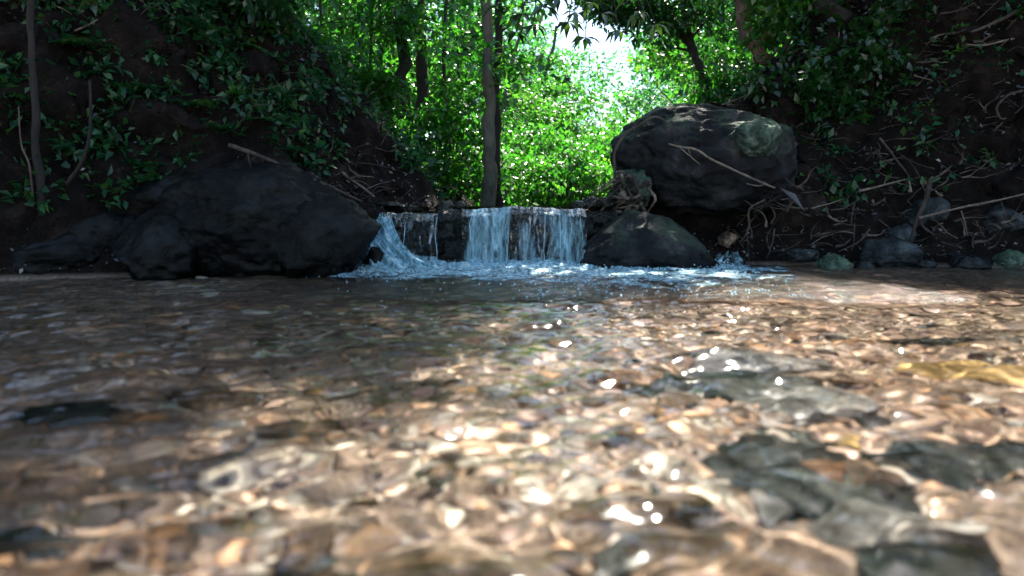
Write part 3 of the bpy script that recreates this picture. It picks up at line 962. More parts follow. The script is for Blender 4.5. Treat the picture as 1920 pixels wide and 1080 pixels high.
def chute():
    nu, nt_ = 70, 90
    u = np.linspace(-1, 1, nu)
    t = np.linspace(0, 1, nt_)
    U, T = np.meshgrid(u, t)
    cx = np.interp(T, [0, 0.2, 0.5, 0.8, 1], [-0.89, -0.86, -0.79, -0.66, -0.58])
    hw = np.interp(T, [0, 0.3, 0.7, 1], [0.085, 0.11, 0.155, 0.25])
    z = np.interp(T, [0, 0.12, 0.4, 0.8, 1], [0.335, 0.315, 0.18, 0.03, -0.02])
    y = np.interp(T, [0, 0.2, 0.6, 1], [4.42, 4.25, 4.02, 3.85])
    b = fbm(np.stack([U.ravel() * 3, T.ravel() * 2.5, 0 * U.ravel()], 1), 4, 141).reshape(U.shape)
    f = fbm(np.stack([U.ravel() * 9, T.ravel() * 5, 0 * U.ravel()], 1), 3, 145).reshape(U.shape)
    h = (1 - U ** 2) * 0.05 + 0.025 * b + 0.014 * f
    X = cx + U * hw
    Z = z + h * 0.8 * sstep(0, 0.1, T)
    Yy = y - h * 0.7
    edge = np.clip((1 - np.abs(U)) / 0.25, 0, 1)
    var = 0.60 - 0.20 * np.clip(U, 0, 1) * (1.15 - T) + 0.3 * b + 0.15 * f - 0.7 * (1 - edge)
    e = empty('waterfall', (-0.75, 4.1, 0))
    tag(e, 'thick white chute of water sliding down beside the black left boulder', 'waterfall')
    o = mesh('water_sheet', np.stack([X.ravel() + 0.75, Yy.ravel() - 4.1, Z.ravel()], 1), grid(nu, nt_), M['chute'], e, var=var.ravel())


chute()
rock('boulder', at(706, 490, 3.98), (0.055, 0.07, 0.10), 77, M['black_rock'], 'thin upright black rock splitting the foot of the white chute', 'rock', sub=4, amp=0.1, cuts=4)
# trickle right of the front boulder
e = empty('waterfall', (1.45, 4.3, 0))
tag(e, 'small glinting trickle running out of the hollow right of the rounded boulder', 'waterfall')
U, T = np.meshgrid(np.linspace(-1, 1, 50), np.linspace(0, 1, 40))
q = np.stack([U.ravel() * 4, T.ravel() * 4, 0 * U.ravel()], 1)
bb = fbm(q, 4, 161).reshape(U.shape)
X = 1.52 - 0.16 * T + U * (0.05 + 0.10 * T) - 1.45
Y_ = 4.62 - 0.40 * T - 4.3 - 0.02 * bb
Z = 0.10 * (1 - T) ** 1.3 + 0.012 * (1 - U ** 2) + 0.012 * bb
mesh('water_sheet', np.stack([X.ravel(), Y_.ravel(), Z.ravel()], 1), grid(50, 40), M['chute'], e, var=(0.05 + 0.5 * bb - 0.5 * (np.abs(U) > 0.85)).ravel())


def foam():
    nx, ny = 420, 230
    x = np.linspace(-1.15, 1.75, nx)
    y = np.linspace(2.45, 4.36, ny)
    X, Y = np.meshgrid(x, y)
    q = p2(X, Y)
    b = fbm(q * 9, 4, 151).reshape(X.shape)
    f = fbm(q * 34, 3, 155).reshape(X.shape)
    edge_y = np.interp(X, [-1.2, -0.9, -0.5, 0, 0.7, 1.3, 1.8], [3.7, 3.5, 3.4, 3.3, 3.0, 3.3, 3.9])
    dn = sstep(-0.35, 0.5, Y - edge_y) * sstep(-1.15, -0.8, X) * (1 - sstep(1.3, 1.75, X))
    big = np.interp(X, [-1, 0.5, 0.9, 1.6], [1, 1, 0.75, 0.55])
    Z = 0.006 + water_z(X, Y) + dn * (0.012 + 0.011 * b + 0.008 * np.abs(f) + 0.004 * fbm(q * 80, 2, 159).reshape(X.shape)) * np.interp(X, [0.3, 0.8], [1, 0.45])
    # streams push the froth up where they land
    for cx, w_ in ((-0.6, 0.2), (-0.17, 0.14), (0.25, 0.2)):
        Z = Z + 0.03 * np.exp(-((X - cx) / w_) ** 2) * sstep(4.05, 4.3, Y)
    var = dn * (0.50 + 0.22 * sstep(3.75, 4.0, Y)) * big - 0.12 + 0.26 * b + 0.10 * f - (1 - sstep(0.02, 0.2, dn)) * 0.6
    o = mesh('foam', np.stack([X.ravel(), Y.ravel(), Z.ravel()], 1), grid(nx, ny), M['foam'], var=var.ravel())
    tag(o, 'white foam tinted with blue skylight churning on the pool below the waterfall', 'foam', kind='stuff')
    # droplets and bubbles
    rg = np.random.default_rng(8)
    V0, F0 = ICO[1]
    n = 2300
    xx = np.concatenate([rg.uniform(-0.95, 1.35, n - 500), rg.normal(-0.55, 0.25, 250), rg.uniform(0.0, 1.2, 250)])
    yy = 4.3 - np.abs(rg.normal(0, 0.5, n))
    yy[-250:] = rg.uniform(2.5, 3.4, 250)
    s = rg.uniform(0.0015, 0.0055, n)
    zz = 0.006 + np.abs(rg.normal(0, 0.010, n)) * np.where(yy > 3.5, 1, 0.3) + 0.03 * np.exp(-((yy - 4.3) / 0.15) ** 2) * rg.uniform(0, 1, n) + 0.012 * sstep(3.6, 4.0, yy)
    V = (V0[None] * s[:, None, None] + np.stack([xx, yy, zz], 1)[:, None, :]).reshape(-1, 3)
    F = (F0[None] + (np.arange(n) * len(V0))[:, None, None]).reshape(-1, 3)
    tag(mesh('spray', V, F, M['drops']), 'fine bubbles and droplets over the foam', 'water spray', kind='stuff')


foam()

# ---------------------------------------------------------------- trees
def hit(px, py, y0=3.2, y1=9.0):
    """where the sight line through a pixel meets the ground"""
    Y = np.linspace(y0, y1, 600)
    x = (px - 960) / FPX * Y
    z = CAM_H + (HOR - py) / FPX * Y
    g = ground_z(x, Y)
    k = np.argmax(g > z)
    if g[k] <= z[k]:
        k = 250
    return Vector((x[k], Y[k], float(min(g[k], z[k] + 0.3))))


def crown_centers(rg, c, rad, n, lobes=5):
    """uneven crown: cluster centres gathered on a few limbs' ends"""
    out = []
    lob = []
    for i in range(lobes):
        a = rg.uniform(0, 2 * math.pi)
        lob.append((math.cos(a) * rg.uniform(0.2, 0.75), math.sin(a) * rg.uniform(0.2, 0.75), rg.uniform(-0.7, 0.8)))
    for i in range(n):
        l = lob[i % lobes]
        q = [l[k] + rg.gauss(0, 0.27) for k in range(3)]
        out.append((c[0] + q[0] * rad[0], c[1] + q[1] * rad[1], c[2] + q[2] * rad[2]))
    return out


def tree(name, base, trunk_pts, r0, r1, crowns, leaf, label, cat, bark, leafm, seed, per=60, ln=0.09, wd=0.045, group=None, limbs=True, clusr=0.35):
    """trunk_pts relative to base; crowns = [(centre, radii, n clusters)] relative to base"""
    rg = random.Random(seed)
    e = empty(name, base)
    tag(e, label, cat, group)
    tb = Tubes()
    P = tb.add(trunk_pts, r0, r1, 12, 7, 0.12, seed, wob=r0 * 0.5)
    cs, rs = [], []
    for (c, rad, n) in crowns:
        cc = crown_centers(rg, c, rad, n)
        cs += cc
        rs += [clusr * rg.uniform(0.6, 1.3) for _ in cc]
        if limbs:
            for k in range(0, len(cc), 5):
                q = Vector(cc[k])
                j = min(range(len(P)), key=lambda i: (Vector(P[i]) - q).length + max(0, P[i][2] - q.z) * 2)
                s = Vector(P[j])
                mid = s.lerp(q, 0.5) + Vector((rg.uniform(-.1, .1), rg.uniform(-.1, .1), 0.15 * (q - s).length * rg.uniform(-.2, 1)))
                tb.add([s, mid, q], max(0.008, r1 * 0.7), 0.004, 6, 4, 0.1, k)
    tb.build('trunk', bark, e)
    if cs:
        V, F, var = leaf_cloud(cs, rs, per, ln, wd, seed)
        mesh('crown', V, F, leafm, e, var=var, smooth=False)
    return e


def on_ground(px, Y):
    x = (px - 960) / FPX * Y
    return (x, Y, gz(x, Y) - 0.05)


# sunlit trees beyond the fall: five kinds, copied
protos = []
for k in range(5):
    rg = random.Random(300 + k)
    h = 5.0
    t = tree('broadleaf_tree', (0, 0, 0), [(0, 0, 0), (rg.uniform(-.2, .2), 0, 1.5), (rg.uniform(-.4, .4), 0.1, 3.2), (rg.uniform(-.5, .5), 0, h)], 0.11, 0.03,
             [((0, 0, 3.4), (1.7, 1.5, 1.8), 70), ((rg.uniform(-.8, .8), -.3, 1.6), (1.5, 1.2, 1.0), 36)], None, 'x', 'tree', M['bark_grey'],
             M['leaf_far'] if k % 2 else M['leaf_sun'], 300 + k, per=75, ln=0.12, wd=0.062, clusr=0.42)
    protos.append(t)
FAR = [  # px, Y, scale xy, scale z, label
    (560, 13.0, 1.1, 1.25, 'bright green tree at the upper left of the glade beside the dark bank trunk'),
    (660, 16.0, 1.2, 1.3, 'bright green tree behind the thin saplings left of the twin trunks'),
    (745, 14.0, 1.0, 1.2, 'sunlit tree whose leaves flicker between the twin dark trunks'),
    (850, 15.5, 1.2, 1.3, 'sunlit tree just left of the tall central trunk'),
    (955, 13.5, 0.95, 0.80, 'yellow green sunlit tree right of the tall central trunk'),
    (1015, 17.0, 1.15, 0.96, 'glowing pale green tree left of the white sky gap'),
    (945, 21.0, 1.5, 1.12, 'taller pale tree behind the glowing one left of the sky gap'),
    (1170, 22.0, 1.25, 0.78, 'low sunlit tree directly under the white sky gap'),
    (1300, 18.0, 1.1, 0.84, 'pale sunlit tree right of the white sky gap'),
    (1330, 15.0, 1.15, 1.05, 'bright green tree behind the forked leaning tree'),
    (1430, 13.5, 1.05, 1.2, 'yellow green tree behind the arching red trunk'),
    (1345, 23.0, 1.8, 1.3, 'tall distant tree behind the forked leaning tree'),
    (1520, 15.5, 1.3, 1.5, 'green tree at the right end of the glade behind the massive dark trunk'),
    (760, 24.0, 1.9, 1.6, 'tall distant tree closing the view behind the twin trunks'),
    (600, 22.0, 1.9, 1.6, 'tall distant tree closing the view at the upper left'),
    (1050, 26.0, 1.4, 1.2, 'pale distant tree between the glowing tree and the white sky gap'),
    (1180, 34.0, 1.9, 0.78, 'farthest low tree under the sky gap'),
    (1040, 36.0, 2.0, 1.0, 'farthest hazy tree left of the sky gap'),
    (1330, 36.0, 2.0, 1.2, 'farthest hazy tree right of the sky gap'),
]
used = set()
for i, (px, Y, sx, sz, lb) in enumerate(FAR):
    k = i % 5
    o = protos[k] if k not in used else copy_tree(protos[k])
    used.add(k)
    o.location = on_ground(px, Y)
    o.scale = (sx, sx, sz)
    o.rotation_euler = (0, 0, i * 1.7)
    tag(o, lb, 'tree', 'sunlit trees beyond the waterfall')

# sunlit shrubs on the floor of the glade
sp = []
for k in range(3):
    V, F, var = leaf_cloud(crown_centers(random.Random(400 + k), (0, 0, 0.45), (0.8, 0.6, 0.42), 34, 6), [0.2] * 34, 75, 0.075, 0.045, 400 + k)
    e = empty('shrub', (0, 0, 0))
    mesh('foliage', V, F, M['leaf_sun'], e, var=var, smooth=False)
    tb = Tubes()
    for j in range(7):
        a = j * 0.9 + k
        tb.add([(0, 0, 0), (math.cos(a) * .2, math.sin(a) * .15, .3), (math.cos(a) * .55, math.sin(a) * .4, .6 + .1 * (j % 3))], 0.012, 0.004, 5, 4, 0.1, j)
    tb.build('stem', M['bark_grey'], e)
    sp.append(e)
SHR = [(945, 8.2, 1.0, 'leafy green shrub growing at the foot of the tall central trunk'), (1010, 9.4, 1.15, 'sunlit shrub standing behind the middle of the waterfall lip'),
       (1085, 8.8, 1.0, 'sunlit shrub just left of the root clump and boulder'), (1040, 11.0, 1.5, 'taller bright shrub in the middle of the glade'),
       (1130, 11.5, 1.4, 'bright shrub behind the curved vine'), (965, 11.0, 1.5, 'bright shrub to the right of the tall central trunk, farther back'),
       (1230, 10.5, 1.5, 'sunlit shrub behind the left shoulder of the largest boulder'), (1320, 10.0, 1.5, 'yellow green shrub behind the top of the largest boulder'),
       (1410, 9.0, 1.4, 'yellow green shrub between the largest boulder and the arching red trunk'), (880, 10.0, 1.3, 'dim shrub seen left of the tall central trunk'),
       (1180, 14.5, 2.0, 'tall pale shrub below the white sky gap'), (1090, 14.5, 2.0, 'tall pale shrub left of and below the sky gap'),
       (1000, 14.0, 2.0, 'tall bright shrub right behind the central trunk glade')]
used = set()
for i, (px, Y, s, lb) in enumerate(SHR):
    k = i % 3
    o = sp[k] if k not in used else copy_tree(sp[k])
    used.add(k)
    o.location = on_ground(px, Y)
    o.scale = (s, s, s * 1.1)
    o.rotation_euler = (0, 0, i * 2.1)
    tag(o, lb, 'shrub', 'shrubs in the sunny glade')


# tall shading trees: their crowns stand above the frame and throw the banks into shade
def shade_for(tx, ty, h):
    """crown position at height h whose shadow falls on (tx, ty)"""
    k = h / SUNV.z
    return Vector((tx + SUNV.x * k, ty + SUNV.y * k, h))


def tall_tree(name, px, Y, pts_px, r0, targets, label, bark, seed, per=70, n=46, rad=1.5, extra=(), limb_r=0.05, low=()):
    base = Vector(on_ground(px, Y))
    T = [Vector((0, 0, 0))] + [at(a, b, c) - base for (a, b, c) in pts_px]
    cr = []
    for (tx, ty, h) in targets:
        c = shade_for(tx, ty, h) - base
        cr.append((tuple(c), (rad, rad, 0.8), n))
    if targets:
        m_ = Vector((0, 0, 0))
        for c in cr: m_ += Vector(c[0])
        m_ /= len(cr)
        T = T + [m_ - Vector((0, 0, 0.7))]
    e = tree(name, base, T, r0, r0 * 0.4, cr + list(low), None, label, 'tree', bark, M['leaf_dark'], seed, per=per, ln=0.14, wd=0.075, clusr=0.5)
    return e


tall_tree('tree_with_tall_trunk', 915, 6.6, [(916, 250, 6.6), (912, 100, 6.6), (908, -60, 6.7), (900, -300, 7.2)], 0.072, [(-0.2, 5.2, 6.5), (0.2, 3.6, 7.0)], 'tall straight grey brown trunk in the centre of the picture', M['bark_grey'], 501, n=34, rad=1.3)
bpy.data.objects['tree_with_tall_trunk'].name = 'tall_tree'
tall_tree('tall_tree', 780, 8.2, [(757, 200, 8.2), (752, 60, 8.2), (750, -80, 8.4), (740, -300, 9.0)], 0.10, [(-1.6, 5.4, 6.5), (-1.2, 3.6, 7.0)], 'left one of the twin dark trunks left of the central trunk', M['bark_dark'], 502, n=36)
tall_tree('tall_tree', 795, 8.4, [(790, 200, 8.4), (786, 60, 8.4), (792, -80, 8.6), (800, -300, 9.2)], 0.085, [(-0.6, 3.0, 7.2)], 'right one of the twin dark trunks left of the central trunk', M['bark_dark'], 503, n=30)
tall_tree('tall_tree', 1548, 5.6, [(1545, 150, 5.6), (1552, 20, 5.6), (1556, -120, 5.8), (1560, -420, 6.8)], 0.16, [(1.7, 4.9, 6.0), (2.4, 3.9, 6.5), (3.0, 5.2, 6.2)], 'massive dark trunk standing on the right bank behind the mossy block', M['bark_dark'], 504, n=44)
tall_tree('tall_tree', 505, 5.3, [(512, 180, 5.25), (508, 60, 5.2), (500, -80, 5.2), (470, -420, 6.0)], 0.13, [(-2.4, 4.6, 6.0), (-3.2, 3.6, 6.2), (-2.2, 3.1, 6.6)], 'massive black trunk at the top of the left bank', M['bark_dark'], 505, n=44)
tall_tree('tall_tree', -260, 6.0, [(-250, 100, 6.0), (-240, -200, 6.2)], 0.14, [(-3.9, 4.9, 6.0), (-3.0, 2.0, 6.4), (-4.2, 2.4, 6.0), (-1.9, 2.2, 6.8), (-1.2, 2.7, 6.9), (-2.4, 1.3, 6.5), (-1.5, 1.3, 7.0)], 'tree beyond the left edge whose crown shades the left bank', M['bark_dark'], 506, n=44)
tall_tree('tall_tree', 2250, 6.2, [(2240, 100, 6.2), (2230, -200, 6.4)], 0.14, [(4.0, 4.6, 6.0), (3.6, 3.2, 6.4), (4.6, 5.6, 6.0)], 'tree beyond the right edge whose crown shades the right bank', M['bark_dark'], 507, n=44)

BK = [(-3.4, -2.2, [(-2.6, -1.5, 4.6), (-1.6, -3.2, 4.8), (-3.6, -0.2, 4.2)], 'unseen tree added behind the camera to the left to cut skylight'),
      (3.6, -2.4, [(2.9, -1.6, 4.6), (1.7, -3.4, 4.9), (3.8, 0.0, 4.3)], 'unseen tree added behind the camera to the right to cut skylight'),
      (-5.2, 2.0, [(-4.2, 2.0, 4.0), (-3.6, 3.6, 3.9), (-5.0, 3.8, 4.4)], 'unseen leaning tree added on the left bank to cut skylight'),
      (6.0, 2.6, [(4.6, 2.2, 4.2), (4.0, 3.9, 4.0), (5.4, 4.4, 4.6)], 'unseen leaning tree added on the right bank to cut skylight'),
      (-0.6, -7.5, [(0, -6.0, 3.0), (-2.2, -6.0, 3.4), (2.2, -6.2, 3.2), (0, -6.5, 5.2)], 'unseen tree added far behind the camera to cut skylight along the stream')]
for i, (x, y, cr, lb) in enumerate(BK):  # unseen trees added to cut the skylight reaching the banks
    b = Vector((x, y, gz(x, y) - 0.1))
    T = [Vector((0, 0, 0)), Vector((0.1, 0.1, 1.4)), (Vector(cr[0]) - b) * 0.7, Vector(cr[0]) - b]
    tree('tall_tree', b, T, 0.14, 0.05, [(tuple(Vector(c) - b), (1.4, 1.4, 0.8), 44) for c in cr], None, lb, 'tree', M['bark_dark'], M['leaf_dark'], 580 + i, per=60, ln=0.15, wd=0.08, clusr=0.5)

# thinner mid-distance trees and saplings
SAP = [(612, 7.6, [(606, 120), (600, -20)], 0.018, 'thin sapling nearest the massive black trunk on the left'),
       (688, 8.0, [(694, 150), (700, -20)], 0.022, 'thin dark sapling in the middle of the left thicket'),
       (722, 8.4, [(716, 150), (712, -20)], 0.03, 'thin dark sapling close to the left twin trunk'),
       (838, 8.0, [(833, 150), (836, -20)], 0.03, 'thin dark sapling between the twin trunks and the central trunk'),
       (868, 9.0, [(860, 150), (858, -20)], 0.022, 'thinnest sapling just left of the central trunk'),
       (935, 6.9, [(930, 200), (934, -40)], 0.05, 'darker slim trunk right against the tall central trunk')]
for i, (px, Y, pts, r, lb) in enumerate(SAP):
    base = Vector(on_ground(px, Y))
    T = [Vector((0, 0, 0))] + [at(a, b, Y) - base for a, b in pts]
    T.append(T[-1] + Vector((0.05, 0, 1.2)))
    top = T[-2]
    tree('sapling', base, T, r, r * 0.5, [((top.x * .5, -0.1, top.z * 0.72), (0.75, 0.6, 0.8), 15)], None, lb, 'sapling', M['bark_dark'], M['leaf_mid'], 520 + i, per=45, ln=0.10, wd=0.055, clusr=0.28)

# understorey thicket hanging over the left bank
TH = [(590, 6.6, 300, 'dim leafy bush on the crest of the left bank below the massive black trunk'), (680, 7.0, 300, 'dim leafy bush on the crest right of the massive black trunk'),
      (770, 7.3, 330, 'dim leafy bush under the twin dark trunks'), (860, 7.4, 350, 'dim leafy bush left of the foot of the central trunk'),
      (640, 8.6, 200, 'dark green bush behind the crest of the left bank'), (820, 8.8, 260, 'dark green bush behind the twin trunks'),
      (725, 9.2, 180, 'dark tall bush behind the thin saplings')]
for i, (px, Y, py, lb) in enumerate(TH):
    base = Vector(on_ground(px, Y))
    e = empty('bush', base)
    tag(e, lb, 'bush', 'bushes of the shaded left thicket')
    hh = max(0.5, (at(px, py - 125, Y) - base).z)
    cc = crown_centers(random.Random(540 + i), (0, 0, hh * 0.55), (0.55, 0.45, hh * 0.5), 34, 7)
    V, F, var = leaf_cloud(cc, [0.2] * len(cc), 48, 0.085, 0.05, 540 + i)
    mesh('foliage', V, F, M['leaf_mid'], e, var=var, smooth=False)
    tb = Tubes()
    for j in range(0, len(cc), 4):
        q = Vector(cc[j])
        tb.add([(0, 0, 0), (q.x * .3, q.y * .3, q.z * .6), q], 0.01, 0.003, 5, 4, 0.1, j)
    tb.build('stem', M['bark_dark'], e)

DB = [(470, 5.0, 250, 'black leafy bush beneath the massive black trunk on the left bank'), (400, 5.0, 150, 'dark leafy bush in the upper left above the huge black boulder'),
      (300, 4.8, 120, 'dark leafy bush left of the largest fern'), (200, 4.7, 140, 'dark leafy bush above the bent sapling'), (90, 4.6, 110, 'dark leafy bush behind the slender grey trunk'),
      (490, 5.4, 110, 'dark leafy bush hugging the top of the massive black trunk'), (1600, 5.3, 230, 'dark leafy bush right below the massive dark trunk on the right bank'),
      (1500, 5.3, 280, 'dark leafy bush between the mossy block and the massive dark trunk'), (1660, 5.4, 110, 'dark leafy bush high on the right bank beside the trunk'), (1560, 5.2, 350, 'dark leafy bush low on the right bank behind the boulder')]
for i, (px, Y, py, lb) in enumerate(DB):
    base = at(px, py + 50, Y)
    base.z = max(gz(base.x, base.y), base.z - 0.35)
    e = empty('bush', base)
    tag(e, lb, 'bush', 'dark bushes on the banks')
    cc = crown_centers(random.Random(640 + i), (0, -0.05, 0.2), (0.42, 0.3, 0.32), 20, 6)
    V, F, var = leaf_cloud(cc, [0.15] * len(cc), 34, 0.075, 0.042, 640 + i)
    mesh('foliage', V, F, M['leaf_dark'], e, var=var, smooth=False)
    tb = Tubes()
    for j in range(0, len(cc), 3):
        q = Vector(cc[j])
        tb.add([(0, 0, -0.05), (q.x * .3, q.y * .3, q.z * .6), q], 0.009, 0.003, 5, 4, 0.1, j)
    tb.build('stem', M['bark_dark'], e)

# forked leaning tree right of the sky gap
base = Vector(on_ground(1345, 9.0))
A = lambda px, py, Y=9.0: at(px, py, Y) - base
e = tree('leaning_tree', base, [(0, 0, 0), A(1335, 200), A(1318, 150), A(1300, 95), A(1268, 45), A(1230, -10), A(1200, -120)], 0.075, 0.03,
         [(tuple(A(1230, 20)), (0.85, 0.6, 0.42), 30), (tuple(A(1330, 10)), (0.7, 0.6, 0.5), 26), (tuple(A(1165, 5)), (0.75, 0.4, 0.30), 40)], None,
         'forked dark tree leaning left over the glade behind the largest boulder', 'tree', M['bark_dark'], M['leaf_dark'], 560, per=55, ln=0.10, wd=0.05, clusr=0.24)
tb = Tubes()
tb.add([A(1318, 150), A(1292, 60), A(1280, 10), A(1285, -60)], 0.045, 0.02, 9, 6, 0.1, 2)
tb.add([A(1300, 95), A(1250, 40), A(1245, -10)], 0.025, 0.012, 8, 6, 0.1, 3)
tb.build('fork', M['bark_dark'], e)

# arching trunk with red sunlit bark
base = Vector(at(1500, 215, 6.0))
base.z = min(base.z, gz(base.x, base.y) + 0.1) if gz(base.x, base.y) > 0.9 else base.z
A = lambda px, py, Y=6.0: at(px, py, Y) - base
e = tree('arching_tree', base, [A(1520, 300), A(1488, 200), A(1455, 130), A(1425, 95), A(1398, 60), A(1382, 0), A(1370, -90)], 0.075, 0.05,
         [(tuple(A(1440, -20)), (0.7, 0.6, 0.35), 30), (tuple(A(1490, 40)), (0.4, 0.5, 0.3), 20)], None,
         'arching trunk with reddish sunlit bark leaning left from the right bank', 'tree', M['bark_red'], M['leaf_sun'], 570, per=45, ln=0.085, wd=0.05, clusr=0.2)
for j, (pts, lb) in enumerate([([(1490, 235), (1440, 165), (1418, 120), (1412, 90)], 'dark vine stem curving under the arching red trunk'),
                               ([(1478, 200), (1430, 175), (1400, 140), (1380, 110)], 'second dark vine stem lower under the arching red trunk')]):
    tb = Tubes()
    tb.add([at(a, b, 6.0) for a, b in pts], 0.02, 0.01, 7, 6, 0.1, j)
    tag(tb.build('vine', M['bark_dark']), lb, 'vine')

# large-leaved whorls hanging in from above the glade
wb = Vector((0.55, 4.9, 1.95))
e = empty('broadleaf_branch', wb)
tag(e, 'hanging branch with whorls of long dark leaves at the top centre', 'branch')
tb = Tubes()
rg = random.Random(12)
WH = [(1098, 70), (1066, 40), (1078, 22), (1130, 25), (1020, 10), (975, 25), (1000, 45), (968, 60), (1160, 55), (1110, 5), (1200, 20), (1045, -10), (935, 10), (1180, -10), (1230, 45)]
root = at(1080, -260, 5.2) - wb
Ls, Fs, vs, nb = [], [], [], 0
for i, (px, py) in enumerate(WH):
    c = at(px, py, 4.7 + 0.35 * rg.random()) - wb
    tb.add([root, root.lerp(c, 0.6) + Vector((rg.uniform(-.15, .15), rg.uniform(-.1, .1), 0.1)), c], 0.016, 0.003, 6, 6, 0.1, i)
    n = rg.randint(6, 9)
    ang = np.array([rg.uniform(0, .6) + k * 2 * math.pi / n for k in range(n)])
    D = np.stack([np.cos(ang), np.sin(ang) * 0.8, np.array([rg.uniform(-0.9, 0.15) for _ in range(n)])], 1)
    U = np.tile(np.array([[0.1, -0.35, 1.0]]), (n, 1)) + np.random.default_rng(i).normal(0, .2, (n, 3))
    ln = np.array([rg.uniform(0.11, 0.17) for _ in range(n)])
    V, F = leaf_arrays(np.tile(np.array(c[:]), (n, 1)), D, U, ln, ln * 0.33, droop=0.25)
    Ls.append(V)
    Fs.append(F + nb)
    nb += len(V)
    vs.append(np.repeat(np.random.default_rng(i).uniform(0, 1, (n, 3)), 5, 0))
tb.build('twig', M['bark_dark'], e)
mesh('leaf_whorl', np.concatenate(Ls), np.concatenate(Fs), M['leaf_big'], e, var=np.concatenate(vs), smooth=False)

# ---------------------------------------------------------------- left bank: thin trees, ferns, sticks
YT = hit(78, 385, 3.0).y - 0.04
tree('slender_tree', at(78, 385, YT), [(0, 0, -0.1), at(68, 260, YT) - at(78, 385, YT), at(60, 150, YT) - at(78, 385, YT), at(58, 0, YT) - at(78, 385, YT), at(52, -200, YT) - at(78, 385, YT)], 0.021, 0.014, [], None,
     'slender grey trunk rising near the left edge of the picture', 'tree', M['bark_dark'], M['leaf_dark'], 600)
tb = Tubes()
tb.add([at(125, 345, YT), at(155, 300, YT), at(168, 250, YT), at(170, 190, YT), at(168, 150, YT)], 0.010, 0.006, 8, 6, 0.1, 3)
tag(tb.build('sapling', M['bark_dark']), 'short bent sapling right of the slender grey trunk', 'sapling')
tb = Tubes()
tb.add([at(62, 375, YT - 0.03), at(55, 310, YT - 0.03), at(40, 270, YT - 0.03), at(35, 200, YT)], 0.006, 0.003, 7, 6, 0.1, 4)
tag(tb.build('sapling', M['bark_red']), 'thin reddish stem leaning left against the slender grey trunk', 'sapling')


def fern(parent, c, n, ln, seed, tilt=(0, -0.5, 0.6)):
    """rosette of arching fronds, each with rows of leaflets"""
    rg = np.random.default_rng(seed)
    Ls, Fs, vs, nb = [], [], [], 0
    for k in range(n):
        a = rg.uniform(0, 2 * math.pi)
        L_ = ln * rg.uniform(0.65, 1.1)
        d = np.array([math.cos(a), math.sin(a) * 0.8 - 0.25, 0])
        m = 15
        t = np.linspace(0.12, 1, m)
        P = np.outer(t * L_, d) + np.outer((0.55 * t - 0.75 * t ** 2) * L_, [0, 0, 1])
        side = np.array([-d[1], d[0], 0])
        for s in (-1, 1):
            D = np.tile(s * side + 0.35 * d + np.array([0, 0, -0.15]), (m, 1)) + rg.normal(0, .08, (m, 3))
            U = np.tile([[0, 0, 1.0]], (m, 1)) + rg.normal(0, .15, (m, 3))
            l = L_ * 0.26 * np.sin(np.pi * (0.15 + 0.8 * t)) + 0.004
            V, F = leaf_arrays(P, D, U, l, l * 0.34 + 0.002, droop=0.2, fold=0.1)
            Ls.append(V); Fs.append(F + nb); nb += len(V)
            vs.append(np.repeat(np.tile(rg.uniform(0, 1, (1, 3)), (m, 1)), 5, 0))
    return mesh('frond', np.concatenate(Ls), np.concatenate(Fs), M['leaf_fern'], parent, var=np.concatenate(vs), smooth=False)


def rosette(parent, n, ln, seed, m_='leaf_big'):
    rg = np.random.default_rng(seed)
    P = np.abs(rg.normal(0, ln * 0.4, (n, 3))) * np.sign(rg.normal(size=(n, 3))) * np.array([1, 0.8, 0.6])
    D = P / ln + rg.normal(0, .5, (n, 3)) + np.array([0, -0.2, 0])
    U = rg.normal(0, .45, (n, 3)) + np.array([0, -0.4, 1.0])
    l = ln * rg.uniform(0.6, 1.2, n)
    V, F = leaf_arrays(P, D, U, l, l * 0.5)
    return mesh('leaf_cluster', V, F, M[m_], parent, var=np.repeat(rg.uniform(0, 1, (n, 3)), 5, 0), smooth=False)


FERN = [(370, 210, 0.24, 'largest fern in the middle of the left bank'), (190, 100, 0.26, 'fern near the top left with drooping fronds'), (355, 60, 0.26, 'fern hanging at the top edge of the left bank'),
        (445, 100, 0.24, 'fern directly left of the massive black trunk'), (255, 175, 0.18, 'small fern left of the middle of the left bank'), (400, 250, 0.2, 'fern just above the huge black boulder'),
        (500, 235, 0.17, 'small fern below the massive black trunk'), (120, 190, 0.22, 'fern behind the slender grey trunk'), (30, 200, 0.22, 'fern at the left edge of the picture'),
        (545, 290, 0.17, 'small fern above the right end of the huge black boulder'), (290, 320, 0.16, 'small dim fern above the left end of the huge black boulder'), (60, 380, 0.12, 'tiny fern at the foot of the slender grey trunk'),
        (1640, 60, 0.18, 'dim fern beside the massive dark trunk on the right bank'), (1590, 170, 0.17, 'dim fern lower on the right bank below the trunk')]
for i, (px, py, ln, lb) in enumerate(FERN):
    p = hit(px, py)
    e = empty('fern', p + Vector((0, -0.04, 0.02)))
    tag(e, lb, 'fern')
    fern(e, (0, 0, 0), 9, ln, 620 + i)
